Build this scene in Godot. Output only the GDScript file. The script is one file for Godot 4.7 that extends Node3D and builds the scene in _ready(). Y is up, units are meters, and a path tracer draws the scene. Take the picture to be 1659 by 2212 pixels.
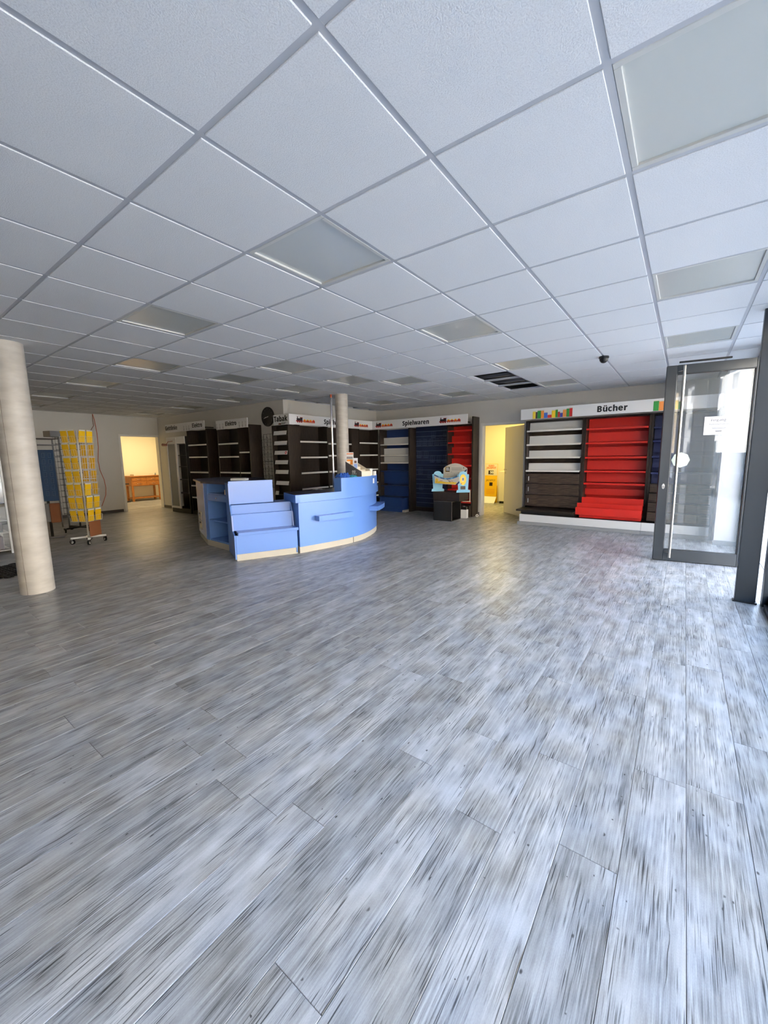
extends Node3D
# An emptied stationery and toy shop with a grey plank floor and a grid ceiling.
# World: y up, metres, floor at y = 0. The glass front runs along x = 0.7, the back wall along z = -8.77.

const CEIL := 2.596
const T := 0.625
const GX := -0.9049          # x of ceiling grid line j = 0
const GZ := -0.9451          # z of ceiling grid line i = 0
const XL := -12.3
const XR := 0.68
const ZB := -8.77
const ZF := 7.0
const ZC := -5.62            # wall with the clock
const XB := -6.75            # side of the boxed-out volume

var rng := RandomNumberGenerator.new()
var M := {}
var mesh_cache := {}
var taken := {}
var cam: Camera3D

func _ready() -> void:
	rng.seed = 7
	set_camera()
	set_light()
	make_materials()
	build_shell()
	build_floor()
	build_ceiling()
	build_front()
	build_outside()
	build_columns()
	build_counter()
	build_toy_corner()
	build_back_shelves()
	build_books()
	build_electro()
	build_side_rooms()
	build_racks()
	build_small()

func set_camera() -> void:
	cam = Camera3D.new()
	cam.name = "camera"
	cam.position = Vector3(0, 1.4, 0)
	cam.basis = Basis.from_euler(Vector3(-0.138007, 0.640542, -0.015894))
	cam.fov = rad_to_deg(2.0 * atan(1106.0 / 867.9046))
	cam.near = 0.02
	cam.far = 300.0
	add_child(cam)
	cam.current = true

func set_light() -> void:
	var we := WorldEnvironment.new()
	we.name = "world_environment"
	var e := Environment.new()
	var sky := Sky.new()
	var sm := ProceduralSkyMaterial.new()
	sm.sky_top_color = Color(0.735, 0.83, 0.965)
	sm.sky_horizon_color = Color(0.90, 0.95, 1.0)
	sm.sky_curve = 0.12
	sm.ground_bottom_color = Color(0.32, 0.32, 0.33)
	sm.ground_horizon_color = Color(0.62, 0.66, 0.70)
	sm.sky_energy_multiplier = SKY_ENERGY
	sm.ground_energy_multiplier = SKY_ENERGY * 0.6
	sm.sun_angle_max = 6.0
	sky.sky_material = sm
	e.background_mode = Environment.BG_SKY
	e.sky = sky
	e.tonemap_mode = Environment.TONE_MAPPER_LINEAR
	e.tonemap_exposure = EXPOSURE
	e.sdfgi_enabled = true
	e.ssao_enabled = true
	e.ssil_enabled = true
	we.environment = e
	add_child(we)
	# low sun behind the shop: it lights the upper floors across the street and leaves the front in shade
	var sun := DirectionalLight3D.new()
	sun.name = "sun"
	sun.light_color = Color(1.0, 0.975, 0.94)
	sun.light_energy = SUN_ENERGY
	sun.light_angular_distance = 0.5
	sun.shadow_enabled = true
	sun.basis = Basis.looking_at(Vector3(0.80, -0.58, -0.18))
	add_child(sun)

const SKY_ENERGY := 3.0
const SUN_ENERGY := 38.0
const EXPOSURE := 0.80

# ---------------------------------------------------------------- helpers
func numbered(called: String) -> String:
	var n: int = taken.get(called, 0)
	taken[called] = n + 1
	return called if n == 0 else "%s_%03d" % [called, n]

func thing(called: String, label: String, category: String, at := Vector3.ZERO, turn := 0.0, group := "") -> Node3D:
	var o := Node3D.new()
	o.name = numbered(called)
	add_child(o)
	o.position = at
	o.rotation.y = turn
	tag(o, label, category, group)
	return o

func tag(o: Node, label: String, category: String, group := "") -> void:
	o.set_meta("label", label)
	o.set_meta("category", category)
	if group != "":
		o.set_meta("group", group)

func copy(o: Node3D, at: Vector3, turn: float, label := "") -> Node3D:
	var c: Node3D = o.duplicate()
	var base := String(o.name)
	c.name = numbered(base)
	add_child(c)
	c.position = at
	c.rotation.y = turn
	if label != "":
		c.set_meta("label", label)
	return c

func part(parent: Node, called: String, mesh: Mesh, m: Material, at := Vector3.ZERO, b := Basis.IDENTITY) -> MeshInstance3D:
	var o := MeshInstance3D.new()
	o.mesh = mesh
	o.material_override = m
	if parent == self:
		o.name = numbered(called)
		add_child(o)
	else:
		o.name = called
		parent.add_child(o, true)
	o.transform = Transform3D(b, at)
	return o

func structure(called: String, mesh: Mesh, m: Material, at := Vector3.ZERO) -> MeshInstance3D:
	var o := part(self, called, mesh, m, at)
	o.set_meta("kind", "structure")
	return o

func origin_of(o: Node) -> Vector3:
	var p := Vector3.ZERO
	while o != self and o != null:
		p += (o as Node3D).position
		o = o.get_parent()
	return p

# a bevelled box between two corners, given in world axes, under a parent that is not turned
func wbox(parent: Node, called: String, a: Vector3, c: Vector3, m: Material, bev := 0.002) -> MeshInstance3D:
	var lo := Vector3(minf(a.x, c.x), minf(a.y, c.y), minf(a.z, c.z))
	var hi := Vector3(maxf(a.x, c.x), maxf(a.y, c.y), maxf(a.z, c.z))
	return part(parent, called, box_mesh(hi - lo, bev), m, (lo + hi) / 2.0 - origin_of(parent))

# the same in the parent's own axes
func lbox(parent: Node, called: String, a: Vector3, c: Vector3, m: Material, bev := 0.002, b := Basis.IDENTITY) -> MeshInstance3D:
	return part(parent, called, box_mesh((c - a).abs(), bev), m, (a + c) / 2.0, b)

func sbox(called: String, a: Vector3, c: Vector3, m: Material, bev := 0.0) -> MeshInstance3D:
	var o := wbox(self, called, a, c, m, bev)
	o.set_meta("kind", "structure")
	return o

func begin() -> SurfaceTool:
	var st := SurfaceTool.new()
	st.begin(Mesh.PRIMITIVE_TRIANGLES)
	return st

func poly(st: SurfaceTool, pts: Array, n: Vector3, uvs := [], col := Color.WHITE) -> void:
	var a: Vector3 = pts[0]
	for k in range(1, pts.size() - 1):
		var b: Vector3 = pts[k]
		var c: Vector3 = pts[k + 1]
		var ids := [0, k, k + 1]
		if (b - a).cross(c - a).dot(n) > 0.0:
			ids = [0, k + 1, k]
		for q in ids:
			st.set_color(col)
			st.set_normal(n)
			if uvs.size() > 0:
				st.set_uv(uvs[q])
			st.add_vertex(pts[q])

func add_box(st: SurfaceTool, c: Vector3, s: Vector3, bev := 0.0, b := Basis.IDENTITY, col := Color.WHITE) -> void:
	var h := s / 2.0
	bev = minf(bev, minf(h.x, minf(h.y, h.z)) * 0.45)
	var ax := [Vector3(1, 0, 0), Vector3(0, 1, 0), Vector3(0, 0, 1)]
	for d in 3:
		var u: int = (d + 1) % 3
		var w: int = (d + 2) % 3
		for sg in [-1.0, 1.0]:
			var n: Vector3 = ax[d] * sg
			var q := []
			for k in [[-1, -1], [1, -1], [1, 1], [-1, 1]]:
				q.append(c + b * (n * h[d] + ax[u] * (k[0] * (h[u] - bev)) + ax[w] * (k[1] * (h[w] - bev))))
			poly(st, q, b * n, [], col)
	if bev <= 0.0:
		return
	for d in 3:
		var u: int = (d + 1) % 3
		var w: int = (d + 2) % 3
		for su in [-1.0, 1.0]:
			for sw in [-1.0, 1.0]:
				var q := []
				for k in [[-1, 0], [1, 0], [1, 1], [-1, 1]]:
					var eu: float = h[u] - (bev if k[1] == 1 else 0.0)
					var ew: float = h[w] - (0.0 if k[1] == 1 else bev)
					q.append(c + b * (ax[d] * (k[0] * (h[d] - bev)) + ax[u] * (su * eu) + ax[w] * (sw * ew)))
				poly(st, q, (b * (ax[u] * su + ax[w] * sw)).normalized(), [], col)
	for sx in [-1.0, 1.0]:
		for sy in [-1.0, 1.0]:
			for sz in [-1.0, 1.0]:
				poly(st, [c + b * Vector3(sx * h.x, sy * (h.y - bev), sz * (h.z - bev)), c + b * Vector3(sx * (h.x - bev), sy * h.y, sz * (h.z - bev)), c + b * Vector3(sx * (h.x - bev), sy * (h.y - bev), sz * h.z)], (b * Vector3(sx, sy, sz)).normalized(), [], col)

func box_mesh(s: Vector3, bev := 0.0) -> ArrayMesh:
	var key := "%.4f %.4f %.4f %.4f" % [s.x, s.y, s.z, bev]
	if not mesh_cache.has(key):
		var st := begin()
		add_box(st, Vector3.ZERO, s, bev)
		mesh_cache[key] = st.commit()
	return mesh_cache[key]

# a round bar between two points, capped
func add_bar(st: SurfaceTool, a: Vector3, b: Vector3, r: float, sides := 6, r2 := -1.0, col := Color.WHITE) -> void:
	if r2 < 0.0:
		r2 = r
	var d := (b - a).normalized()
	var u := d.cross(Vector3.UP if absf(d.y) < 0.9 else Vector3.RIGHT).normalized()
	var w := d.cross(u)
	var ca := []
	var cb := []
	for k in sides:
		var p: float = TAU * k / sides
		var o := u * cos(p) + w * sin(p)
		ca.append(a + o * r)
		cb.append(b + o * r2)
	for k in sides:
		var k2: int = (k + 1) % sides
		var n0: Vector3 = (ca[k] - a).normalized() if r > 0 else (cb[k] - b).normalized()
		var n1: Vector3 = (ca[k2] - a).normalized() if r > 0 else (cb[k2] - b).normalized()
		quad_s(st, ca[k], ca[k2], cb[k2], cb[k], n0, n1, n1, n0, col)
	if r > 0.0:
		poly(st, ca, -d, [], col)
	if r2 > 0.0:
		poly(st, cb, d, [], col)

func quad_s(st: SurfaceTool, a: Vector3, b: Vector3, c: Vector3, d: Vector3, na: Vector3, nb: Vector3, nc: Vector3, nd: Vector3, col := Color.WHITE) -> void:
	var p := [a, b, c, d]
	var n := [na, nb, nc, nd]
	var order := [0, 1, 2, 0, 2, 3]
	if (b - a).cross(c - a).dot(na + nc) > 0.0:
		order = [0, 2, 1, 0, 3, 2]
	for q in order:
		st.set_color(col)
		st.set_normal(n[q])
		st.add_vertex(p[q])

func add_path(st: SurfaceTool, pts: Array, r: float, sides := 6) -> void:
	for k in pts.size() - 1:
		add_bar(st, pts[k], pts[k + 1], r, sides)

# a turned shape: profile of (radius, height) points round the y axis
func add_lathe(st: SurfaceTool, prof: Array, sides := 32, at := Vector3.ZERO, b := Basis.IDENTITY) -> void:
	for k in prof.size() - 1:
		var p0: Vector2 = prof[k]
		var p1: Vector2 = prof[k + 1]
		var e := p1 - p0
		if e.length() < 1e-6:
			continue
		var nn := Vector2(e.y, -e.x).normalized()
		for s in sides:
			var t0: float = TAU * s / sides
			var t1: float = TAU * (s + 1) / sides
			var d0 := Vector3(cos(t0), 0, sin(t0))
			var d1 := Vector3(cos(t1), 0, sin(t1))
			var n0 := (b * (d0 * nn.x + Vector3.UP * nn.y))
			var n1 := (b * (d1 * nn.x + Vector3.UP * nn.y))
			quad_s(st, at + b * (d0 * p0.x + Vector3.UP * p0.y), at + b * (d1 * p0.x + Vector3.UP * p0.y), at + b * (d1 * p1.x + Vector3.UP * p1.y), at + b * (d0 * p1.x + Vector3.UP * p1.y), n0, n1, n1, n0)

# a prism over a polygon in (x, z) between two heights
func add_prism(st: SurfaceTool, pg: PackedVector2Array, y0: float, y1: float, xf := Transform3D.IDENTITY, col := Color.WHITE) -> void:
	var tri := Geometry2D.triangulate_polygon(pg)
	for k in range(0, tri.size(), 3):
		for y in [y0, y1]:
			var q := []
			for m in 3:
				var v := pg[tri[k + m]]
				q.append(xf * Vector3(v.x, y, v.y))
			poly(st, q, xf.basis * (Vector3.UP if y == y1 else Vector3.DOWN), [], col)
	var area := 0.0
	for k in pg.size():
		var v := pg[k]
		var w := pg[(k + 1) % pg.size()]
		area += v.x * w.y - w.x * v.y
	for k in pg.size():
		var v := pg[k]
		var w := pg[(k + 1) % pg.size()]
		var n := Vector3(w.y - v.y, 0, v.x - w.x).normalized()
		if area < 0.0:
			n = -n
		poly(st, [xf * Vector3(v.x, y0, v.y), xf * Vector3(w.x, y0, w.y), xf * Vector3(w.x, y1, w.y), xf * Vector3(v.x, y1, v.y)], xf.basis * n, [], col)

func prism_mesh(pg: PackedVector2Array, y0: float, y1: float) -> ArrayMesh:
	var st := begin()
	add_prism(st, pg, y0, y1)
	return st.commit()

# a polygon drawn upright in (x, y), d thick towards +z
const UPRIGHT := Basis(Vector3(1, 0, 0), Vector3(0, 0, 1), Vector3(0, 1, 0))
func add_plate(st: SurfaceTool, pg: PackedVector2Array, z0: float, d: float, col := Color.WHITE) -> void:
	add_prism(st, pg, z0, z0 + d, Transform3D(UPRIGHT, Vector3.ZERO), col)

func rect(x0: float, y0: float, x1: float, y1: float) -> PackedVector2Array:
	return PackedVector2Array([Vector2(x0, y0), Vector2(x1, y0), Vector2(x1, y1), Vector2(x0, y1)])

func disc(cx: float, cy: float, r: float, n := 16, ry := -1.0) -> PackedVector2Array:
	var pg := PackedVector2Array()
	for k in n:
		pg.append(Vector2(cx + r * cos(TAU * k / n), cy + (ry if ry > 0 else r) * sin(TAU * k / n)))
	return pg

func lettering(parent: Node, called: String, words: String, width: float, m: Material, at: Vector3, b := Basis.IDENTITY, bold := true) -> MeshInstance3D:
	var f := SystemFont.new()
	f.font_names = PackedStringArray(["Droid Sans"])
	f.font_weight = 700 if bold else 400
	var t := TextMesh.new()
	t.text = words
	t.font = f
	t.font_size = 48
	t.pixel_size = 0.01
	t.curve_step = 1.5
	t.horizontal_alignment = HORIZONTAL_ALIGNMENT_CENTER
	t.vertical_alignment = VERTICAL_ALIGNMENT_CENTER
	var k: float = width / maxf(t.get_aabb().size.x, 0.001)
	t.pixel_size = 0.01 * k
	t.depth = 0.003
	if not bold:
		return part(parent, called, t, m, at, b)
	# heavy strokes: the outline laid down again a hair to each side
	var src := ArrayMesh.new()
	src.add_surface_from_arrays(Mesh.PRIMITIVE_TRIANGLES, t.get_mesh_arrays())
	var st := begin()
	var e := 0.008 * k
	for o in [Vector3(0, 0, 0), Vector3(e, 0, 0.0002), Vector3(-e, 0, 0.0003), Vector3(0, e, 0.0004), Vector3(0, -e, 0.0005)]:
		st.append_from(src, 0, Transform3D(Basis.IDENTITY, o))
	return part(parent, called, st.commit(), m, at, b)

func lin(r: float, g: float, b: float) -> Color:
	return Color(r, g, b).srgb_to_linear()

# ---------------------------------------------------------------- materials
func mat(called: String, c: Color, rough := 0.6, metal := 0.0, spec := 0.5) -> StandardMaterial3D:
	var m := StandardMaterial3D.new()
	m.resource_name = called
	m.albedo_color = c
	m.roughness = rough
	m.metallic = metal
	m.metallic_specular = spec
	M[called] = m
	return m

func noise_image(w: int, h: int, freq: float, seed_: int, octaves := 4, seamless := true) -> Image:
	var n := FastNoiseLite.new()
	n.noise_type = FastNoiseLite.TYPE_SIMPLEX_SMOOTH
	n.seed = seed_
	n.frequency = freq
	n.fractal_octaves = octaves
	return n.get_seamless_image(w, h) if seamless else n.get_image(w, h)

# streaks along the image's width: small noise, stretched
func streaks(w: int, h: int, shrink: int, freq: float, seed_: int, octaves := 3) -> PackedByteArray:
	var im := noise_image(maxi(w / shrink, 4), h, freq, seed_, octaves, false)
	im.resize(w, h, Image.INTERPOLATE_CUBIC)
	im.convert(Image.FORMAT_L8)
	return im.get_data()

func ramp_texture(im: Image, a: Color, b: Color, lo := 0.0, hi := 1.0) -> ImageTexture:
	im.convert(Image.FORMAT_L8)
	var src := im.get_data()
	var out := PackedByteArray()
	out.resize(src.size() * 3)
	for k in src.size():
		var t := clampf((src[k] / 255.0 - lo) / (hi - lo), 0.0, 1.0)
		out[k * 3] = int(255.0 * lerpf(a.r, b.r, t))
		out[k * 3 + 1] = int(255.0 * lerpf(a.g, b.g, t))
		out[k * 3 + 2] = int(255.0 * lerpf(a.b, b.b, t))
	var res := Image.create_from_data(im.get_width(), im.get_height(), false, Image.FORMAT_RGB8, out)
	return ImageTexture.create_from_image(res)

func normal_texture(im: Image, strength: float) -> ImageTexture:
	var n: Image = im.duplicate()
	n.convert(Image.FORMAT_RGBA8)
	n.bump_map_to_normal_map(strength)
	return ImageTexture.create_from_image(n)

func triplanar(m: StandardMaterial3D, s: Vector3) -> void:
	m.uv1_triplanar = true
	m.uv1_world_triplanar = true
	m.uv1_scale = s

func make_materials() -> void:
	# mineral-fibre ceiling tiles: off-white with a fine pitted grain
	var grain := noise_image(512, 512, 0.09, 11, 3)
	var tile := mat("ceiling_tile", Color(1, 1, 1), 0.95, 0.0, 0.2)
	tile.albedo_texture = ramp_texture(grain.duplicate(), Color(0.875, 0.878, 0.882), Color(0.925, 0.928, 0.932), 0.2, 0.6)
	tile.normal_enabled = true
	tile.normal_texture = normal_texture(grain, 4.0)
	tile.normal_scale = 0.35
	triplanar(tile, Vector3(3.2, 3.2, 3.2))
	mat("ceiling_bar", Color(0.74, 0.75, 0.77), 0.5)
	mat("lamp_frame", Color(0.80, 0.80, 0.78), 0.6)
	mat("lamp_frame_edge", Color(0.93, 0.90, 0.80), 0.3)
	var dif := mat("lamp_diffuser", Color(0.80, 0.81, 0.79), 0.22, 0.0, 0.6)
	var pr := noise_image(256, 256, 0.25, 5, 1)
	dif.normal_enabled = true
	dif.normal_texture = normal_texture(pr, 2.0)
	dif.normal_scale = 0.15
	triplanar(dif, Vector3(12, 12, 12))
	# satin wall paint with a faint roller texture
	var roll := noise_image(256, 256, 0.12, 21, 3)
	for w in [["wall_paint", Color(0.80, 0.79, 0.765)], ["wall_cream", Color(0.94, 0.91, 0.82)], ["wall_white", Color(0.84, 0.84, 0.835)]]:
		var wm := mat(w[0], w[1], 0.55, 0.0, 0.4)
		wm.normal_enabled = true
		wm.normal_texture = normal_texture(roll, 2.0)
		wm.normal_scale = 0.12
		triplanar(wm, Vector3(6, 6, 6))
	mat("baseboard", Color(0.22, 0.21, 0.20), 0.5)
	mat("skirting_grey", Color(0.55, 0.56, 0.57), 0.5)
	mat("door_frame", Color(0.88, 0.87, 0.85), 0.4)
	mat("door_leaf", Color(0.90, 0.87, 0.80), 0.4)
	mat("slab_concrete", Color(0.42, 0.42, 0.41), 0.95)
	# fair-faced concrete
	var cn := noise_image(512, 512, 0.012, 31, 5)
	var con := mat("concrete", Color(1, 1, 1), 0.42, 0.0, 0.45)
	con.albedo_texture = ramp_texture(cn, Color(0.70, 0.675, 0.64), Color(0.78, 0.757, 0.722), 0.2, 0.8)
	triplanar(con, Vector3(0.5, 1.6, 0.5))
	mat("concrete_seam", Color(0.50, 0.46, 0.42), 0.8)
	# dark wenge laminate with an upright grain
	for wd in [["wenge", Color(0.095, 0.076, 0.066), Color(0.20, 0.165, 0.14), Vector3(9, 0.45, 9), 41], ["wenge_flat", Color(0.14, 0.115, 0.10), Color(0.31, 0.26, 0.22), Vector3(0.45, 9, 0.45), 42], ["oak", Color(0.60, 0.36, 0.15), Color(0.73, 0.48, 0.24), Vector3(1.0, 8, 1.0), 43]]:
		var wi := noise_image(256, 256, 0.03, wd[4], 5)
		var wm := mat(wd[0], Color(1, 1, 1), 0.42, 0.0, 0.4)
		wm.albedo_texture = ramp_texture(wi, wd[1], wd[2], 0.25, 0.75)
		triplanar(wm, wd[3])
	mat("black_laminate", Color(0.03, 0.027, 0.027), 0.5)
	mat("shelf_white", Color(0.88, 0.88, 0.87), 0.35)
	mat("rail_white", Color(0.92, 0.91, 0.88), 0.35)
	mat("red_metal", Color(0.71, 0.115, 0.08), 0.38)
	mat("navy_metal", Color(0.08, 0.13, 0.33), 0.38)
	mat("slat_navy", Color(0.06, 0.12, 0.25), 0.4)
	mat("blue_laminate", Color(0.34, 0.49, 0.76), 0.24, 0.0, 0.5)
	mat("worktop", Color(0.12, 0.14, 0.25), 0.3)
	mat("blue_toy", Color(0.10, 0.20, 0.40), 0.4)
	var pl := mat("plinth_lino", Color(1, 1, 1), 0.6)
	pl.albedo_texture = ramp_texture(noise_image(256, 256, 0.2, 51, 3), Color(0.70, 0.68, 0.63), Color(0.80, 0.785, 0.74), 0.3, 0.7)
	triplanar(pl, Vector3(4, 4, 4))
	mat("sign_white", Color(0.90, 0.90, 0.90), 0.35)
	mat("ink_black", Color(0.03, 0.03, 0.035), 0.5)
	mat("ink_grey", Color(0.30, 0.30, 0.32), 0.5)
	var pm := mat("print", Color(1, 1, 1), 0.5)
	pm.vertex_color_use_as_albedo = true
	mat("anthracite", Color(0.145, 0.175, 0.205), 0.36, 0.0, 0.5)
	mat("anthracite_dark", Color(0.08, 0.09, 0.10), 0.45)
	mat("steel", Color(0.72, 0.71, 0.69), 0.24, 1.0)
	mat("chrome", Color(0.85, 0.85, 0.86), 0.12, 1.0)
	mat("aluminium", Color(0.75, 0.76, 0.77), 0.35, 1.0)
	mat("copper", Color(0.62, 0.26, 0.16), 0.4, 0.6)
	mat("wire_black", Color(0.03, 0.03, 0.03), 0.4)
	mat("wire_white", Color(0.88, 0.88, 0.86), 0.35)
	mat("wire_chrome", Color(0.70, 0.70, 0.70), 0.25, 0.8)
	mat("paper_white", Color(0.92, 0.92, 0.91), 0.7)
	mat("paper_cream", Color(0.88, 0.84, 0.76), 0.7)
	mat("card_yellow", Color(0.93, 0.74, 0.06), 0.5)
	mat("cardboard", Color(0.50, 0.30, 0.17), 0.75)
	mat("plastic_black", Color(0.03, 0.03, 0.032), 0.4)
	mat("plastic_white", Color(0.90, 0.89, 0.86), 0.4)
	mat("plastic_grey", Color(0.45, 0.45, 0.46), 0.45)
	mat("rubber", Color(0.05, 0.05, 0.05), 0.85)
	mat("cable_orange", Color(0.72, 0.30, 0.16), 0.5)
	mat("edge_worn", Color(0.55, 0.50, 0.45), 0.6)
	var gl := mat("glass", Color(0.93, 0.96, 0.95, 0.06), 0.0, 0.0, 1.0)
	gl.transparency = BaseMaterial3D.TRANSPARENCY_ALPHA
	var wire := mat("wire_clear", Color(0.42, 0.47, 0.55), 0.3, 0.5)
	wire.metallic_specular = 0.5

# ---------------------------------------------------------------- the setting
func build_shell() -> void:
	var w := 0.14
	var wp: Material = M.wall_paint
	var top := 3.0
	# left wall with the doorway to the room with the oak chest
	var wl := begin()
	add_box(wl, Vector3(XL - w / 2, top / 2, (ZF - 4.59) / 2), Vector3(w, top, ZF + 4.59))
	add_box(wl, Vector3(XL - w / 2, (2.07 + top) / 2, -5.105), Vector3(w, top - 2.07, 1.03))
	add_box(wl, Vector3(XL - w / 2, top / 2, (-5.62 - 7.6) / 2), Vector3(w, top, 1.98))
	structure("wall_left", wl.commit(), wp)
	# wall with the clock, the boxed-out volume beside the toy corner
	sbox("wall_centre", Vector3(XL, 0, ZC - w), Vector3(XB - w, top, ZC), wp)
	sbox("wall_side", Vector3(XB - w, 0, ZB - w), Vector3(XB, top, ZC), wp)
	# back wall with the doorway to the store room
	var wb := begin()
	add_box(wb, Vector3((XB - 3.755) / 2, top / 2, ZB - w / 2), Vector3(-3.755 - XB, top, w))
	add_box(wb, Vector3(-3.245, (2.05 + top) / 2, ZB - w / 2), Vector3(1.02, top - 2.05, w))
	add_box(wb, Vector3((-2.735 + 0.9) / 2, top / 2, ZB - w / 2), Vector3(3.635, top, w))
	structure("wall_back", wb.commit(), wp)
	sbox("wall_front", Vector3(XL - w, 0, ZF), Vector3(1.0, top, ZF + w), wp)
	# white pier between the entrance and the back wall
	sbox("wall_pier", Vector3(0.43, 0, ZB), Vector3(1.0, top, -7.72), M.wall_white)
	sbox("baseboard_pier", Vector3(0.42, 0, -7.719), Vector3(0.70, 0.07, -7.708), M.skirting_grey, 0.002)
	# skirting
	sbox("baseboard_left", Vector3(XL, 0, -4.52), Vector3(XL + 0.015, 0.075, ZF), M.baseboard, 0.002)
	sbox("baseboard_centre", Vector3(XL, 0, ZC), Vector3(-11.16, 0.075, ZC + 0.015), M.baseboard, 0.002)
	sbox("baseboard_back", Vector3(-3.79, 0, ZB), Vector3(-3.76, 0.075, ZB + 0.012), M.baseboard, 0.002)
	# unseen block over the shop, added to shade the street front from the sun
	sbox("wall_upper_unseen", Vector3(-17.0, 3.16, -12.6), Vector3(1.0, 4.4, 9.0), M.wall_paint)
	sbox("ceiling_slab", Vector3(-17.0, 3.0, -12.6), Vector3(1.0, 3.16, 9.0), M.slab_concrete)

func stretched(w: int, h: int, sx: int, sy: int, freq: float, seed_: int, octaves: int) -> PackedByteArray:
	var im := noise_image(maxi(w / sx, 4), maxi(h / sy, 4), freq, seed_, octaves, false)
	im.resize(w, h, Image.INTERPOLATE_CUBIC)
	im.convert(Image.FORMAT_L8)
	return im.get_data()

# eleven different boards of bleached, weathered grey wood
func plank_atlas() -> ImageTexture:
	var w := 1024
	var rows := 11
	var rh := 186
	var h := rows * rh
	var hair := stretched(w, h, 30, 1, 0.42, 101, 2)       # hairline grain
	var grain := stretched(w, h, 64, 1, 0.10, 102, 4)      # long grain bands
	var band := stretched(w, h, 10, 1, 0.020, 103, 4)      # soft long patches
	var wash := stretched(w, h, 3, 2, 0.011, 104, 4)       # whitewash clouds
	var crack := stretched(w, h, 44, 1, 0.24, 105, 2)
	var gate := stretched(w, h, 6, 2, 0.022, 106, 3)
	var speck := stretched(w, h, 3, 1, 0.5, 108, 2)
	var tint := stretched(w, h, 4, 4, 0.014, 107, 2)
	var out := PackedByteArray()
	out.resize(w * h * 3)
	var tone := [0.0, -0.05, 0.04, -0.02, 0.055, -0.06, 0.025, -0.03, 0.045, -0.04, 0.01]
	for y in h:
		var add: float = tone[y / rh]
		var k: int = y * w
		for x in w:
			var a := wash[k] * 0.00392 - 0.5
			var g := gate[k] * 0.00392 - 0.5
			var s := band[k] * 0.00392 - 0.5
			var bare := clampf(0.75 - a * 1.7 + s * 0.5, 0.15, 1.5)      # where the wash is thin the grain shows
			var v := 0.595 + add * 0.6 + a * 0.20 + s * 0.12 + (grain[k] * 0.00392 - 0.5) * 0.21 * bare + (hair[k] * 0.00392 - 0.5) * 0.20 * bare + (speck[k] * 0.00392 - 0.5) * 0.07
			if g > -0.06 and crack[k] < 92:
				v -= (92 - crack[k]) * 0.0085 * minf((g + 0.06) * 5.0, 1.0)
			v = clampf(v, 0.16, 0.86)
			var q := (tint[k] * 0.00392 - 0.5) * 0.032 - 0.006
			out[k * 3] = int(255.0 * (v + q))
			out[k * 3 + 1] = int(255.0 * (v + q * 0.35))
			out[k * 3 + 2] = int(255.0 * (v - q * 0.7))
			k += 1
	# knots, pin holes and long splits
	var r := RandomNumberGenerator.new()
	r.seed = 4
	for n in 105:
		var cx := r.randi_range(20, w - 20)
		var cy := r.randi_range(0, rows - 1) * rh + r.randi_range(10, rh - 11)
		var rx := r.randf_range(2.0, 9.0)
		var ry := r.randf_range(1.2, 3.2)
		if n % 5 < 2:
			rx = r.randf_range(30.0, 120.0)
			ry = r.randf_range(0.7, 1.6)
		var bend := r.randf_range(-4.0, 4.0)
		var dark := r.randf_range(0.35, 0.8)
		for x in range(maxi(0, cx - int(rx)), mini(w - 1, cx + int(rx))):
			var u := (x - cx) / rx
			var mid_y := cy + bend * u * u + sin(x * 0.07 + n) * 1.4 + sin(x * 0.023 + n * 2.0) * 2.0
			for y in range(int(mid_y - ry * 2.0), int(mid_y + ry * 2.0) + 1):
				if y < 0 or y >= h or y / rh != cy / rh:
					continue
				var q := u * u + pow((y - mid_y) / (ry * 1.5), 2.0)
				if q < 1.0:
					var k: int = y * w + x
					var keep := 1.0 - dark * (1.0 - q)
					for e in 3:
						out[k * 3 + e] = int(out[k * 3 + e] * keep)
	var im := Image.create_from_data(w, h, false, Image.FORMAT_RGB8, out)
	return ImageTexture.create_from_image(im)

const PW := 0.185
const PLEN := 1.207
func plank_mesh(row: int, flip: bool) -> ArrayMesh:
	var st := begin()
	var g := 0.0006
	var c := 0.0012
	var hx := PW / 2 - g
	var hz := PLEN / 2 - g
	var v0 := row / 11.0 + 0.003
	var v1 := (row + 1) / 11.0 - 0.003
	var uvf := func(p: Vector3) -> Vector2:
		var u := p.z / PLEN + 0.5
		if flip:
			u = 1.0 - u
		return Vector2(lerpf(0.004, 0.996, u), lerpf(v0, v1, p.x / PW + 0.5))
	var quad := func(pts: Array, n: Vector3) -> void:
		var uv := []
		for p in pts:
			uv.append(uvf.call(p))
		poly(st, pts, n, uv)
	var a := [Vector3(-hx + c, 0, -hz + c), Vector3(hx - c, 0, -hz + c), Vector3(hx - c, 0, hz - c), Vector3(-hx + c, 0, hz - c)]
	var b := [Vector3(-hx, -c, -hz), Vector3(hx, -c, -hz), Vector3(hx, -c, hz), Vector3(-hx, -c, hz)]
	var d := [Vector3(-hx, -0.004, -hz), Vector3(hx, -0.004, -hz), Vector3(hx, -0.004, hz), Vector3(-hx, -0.004, hz)]
	quad.call(a, Vector3.UP)
	var ns := [Vector3(0, 0, -1), Vector3(1, 0, 0), Vector3(0, 0, 1), Vector3(-1, 0, 0)]
	for k in 4:
		var k2: int = (k + 1) % 4
		quad.call([a[k], a[k2], b[k2], b[k]], (ns[k] + Vector3.UP).normalized())
		quad.call([b[k], b[k2], d[k2], d[k]], ns[k])
	return st.commit()

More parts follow.
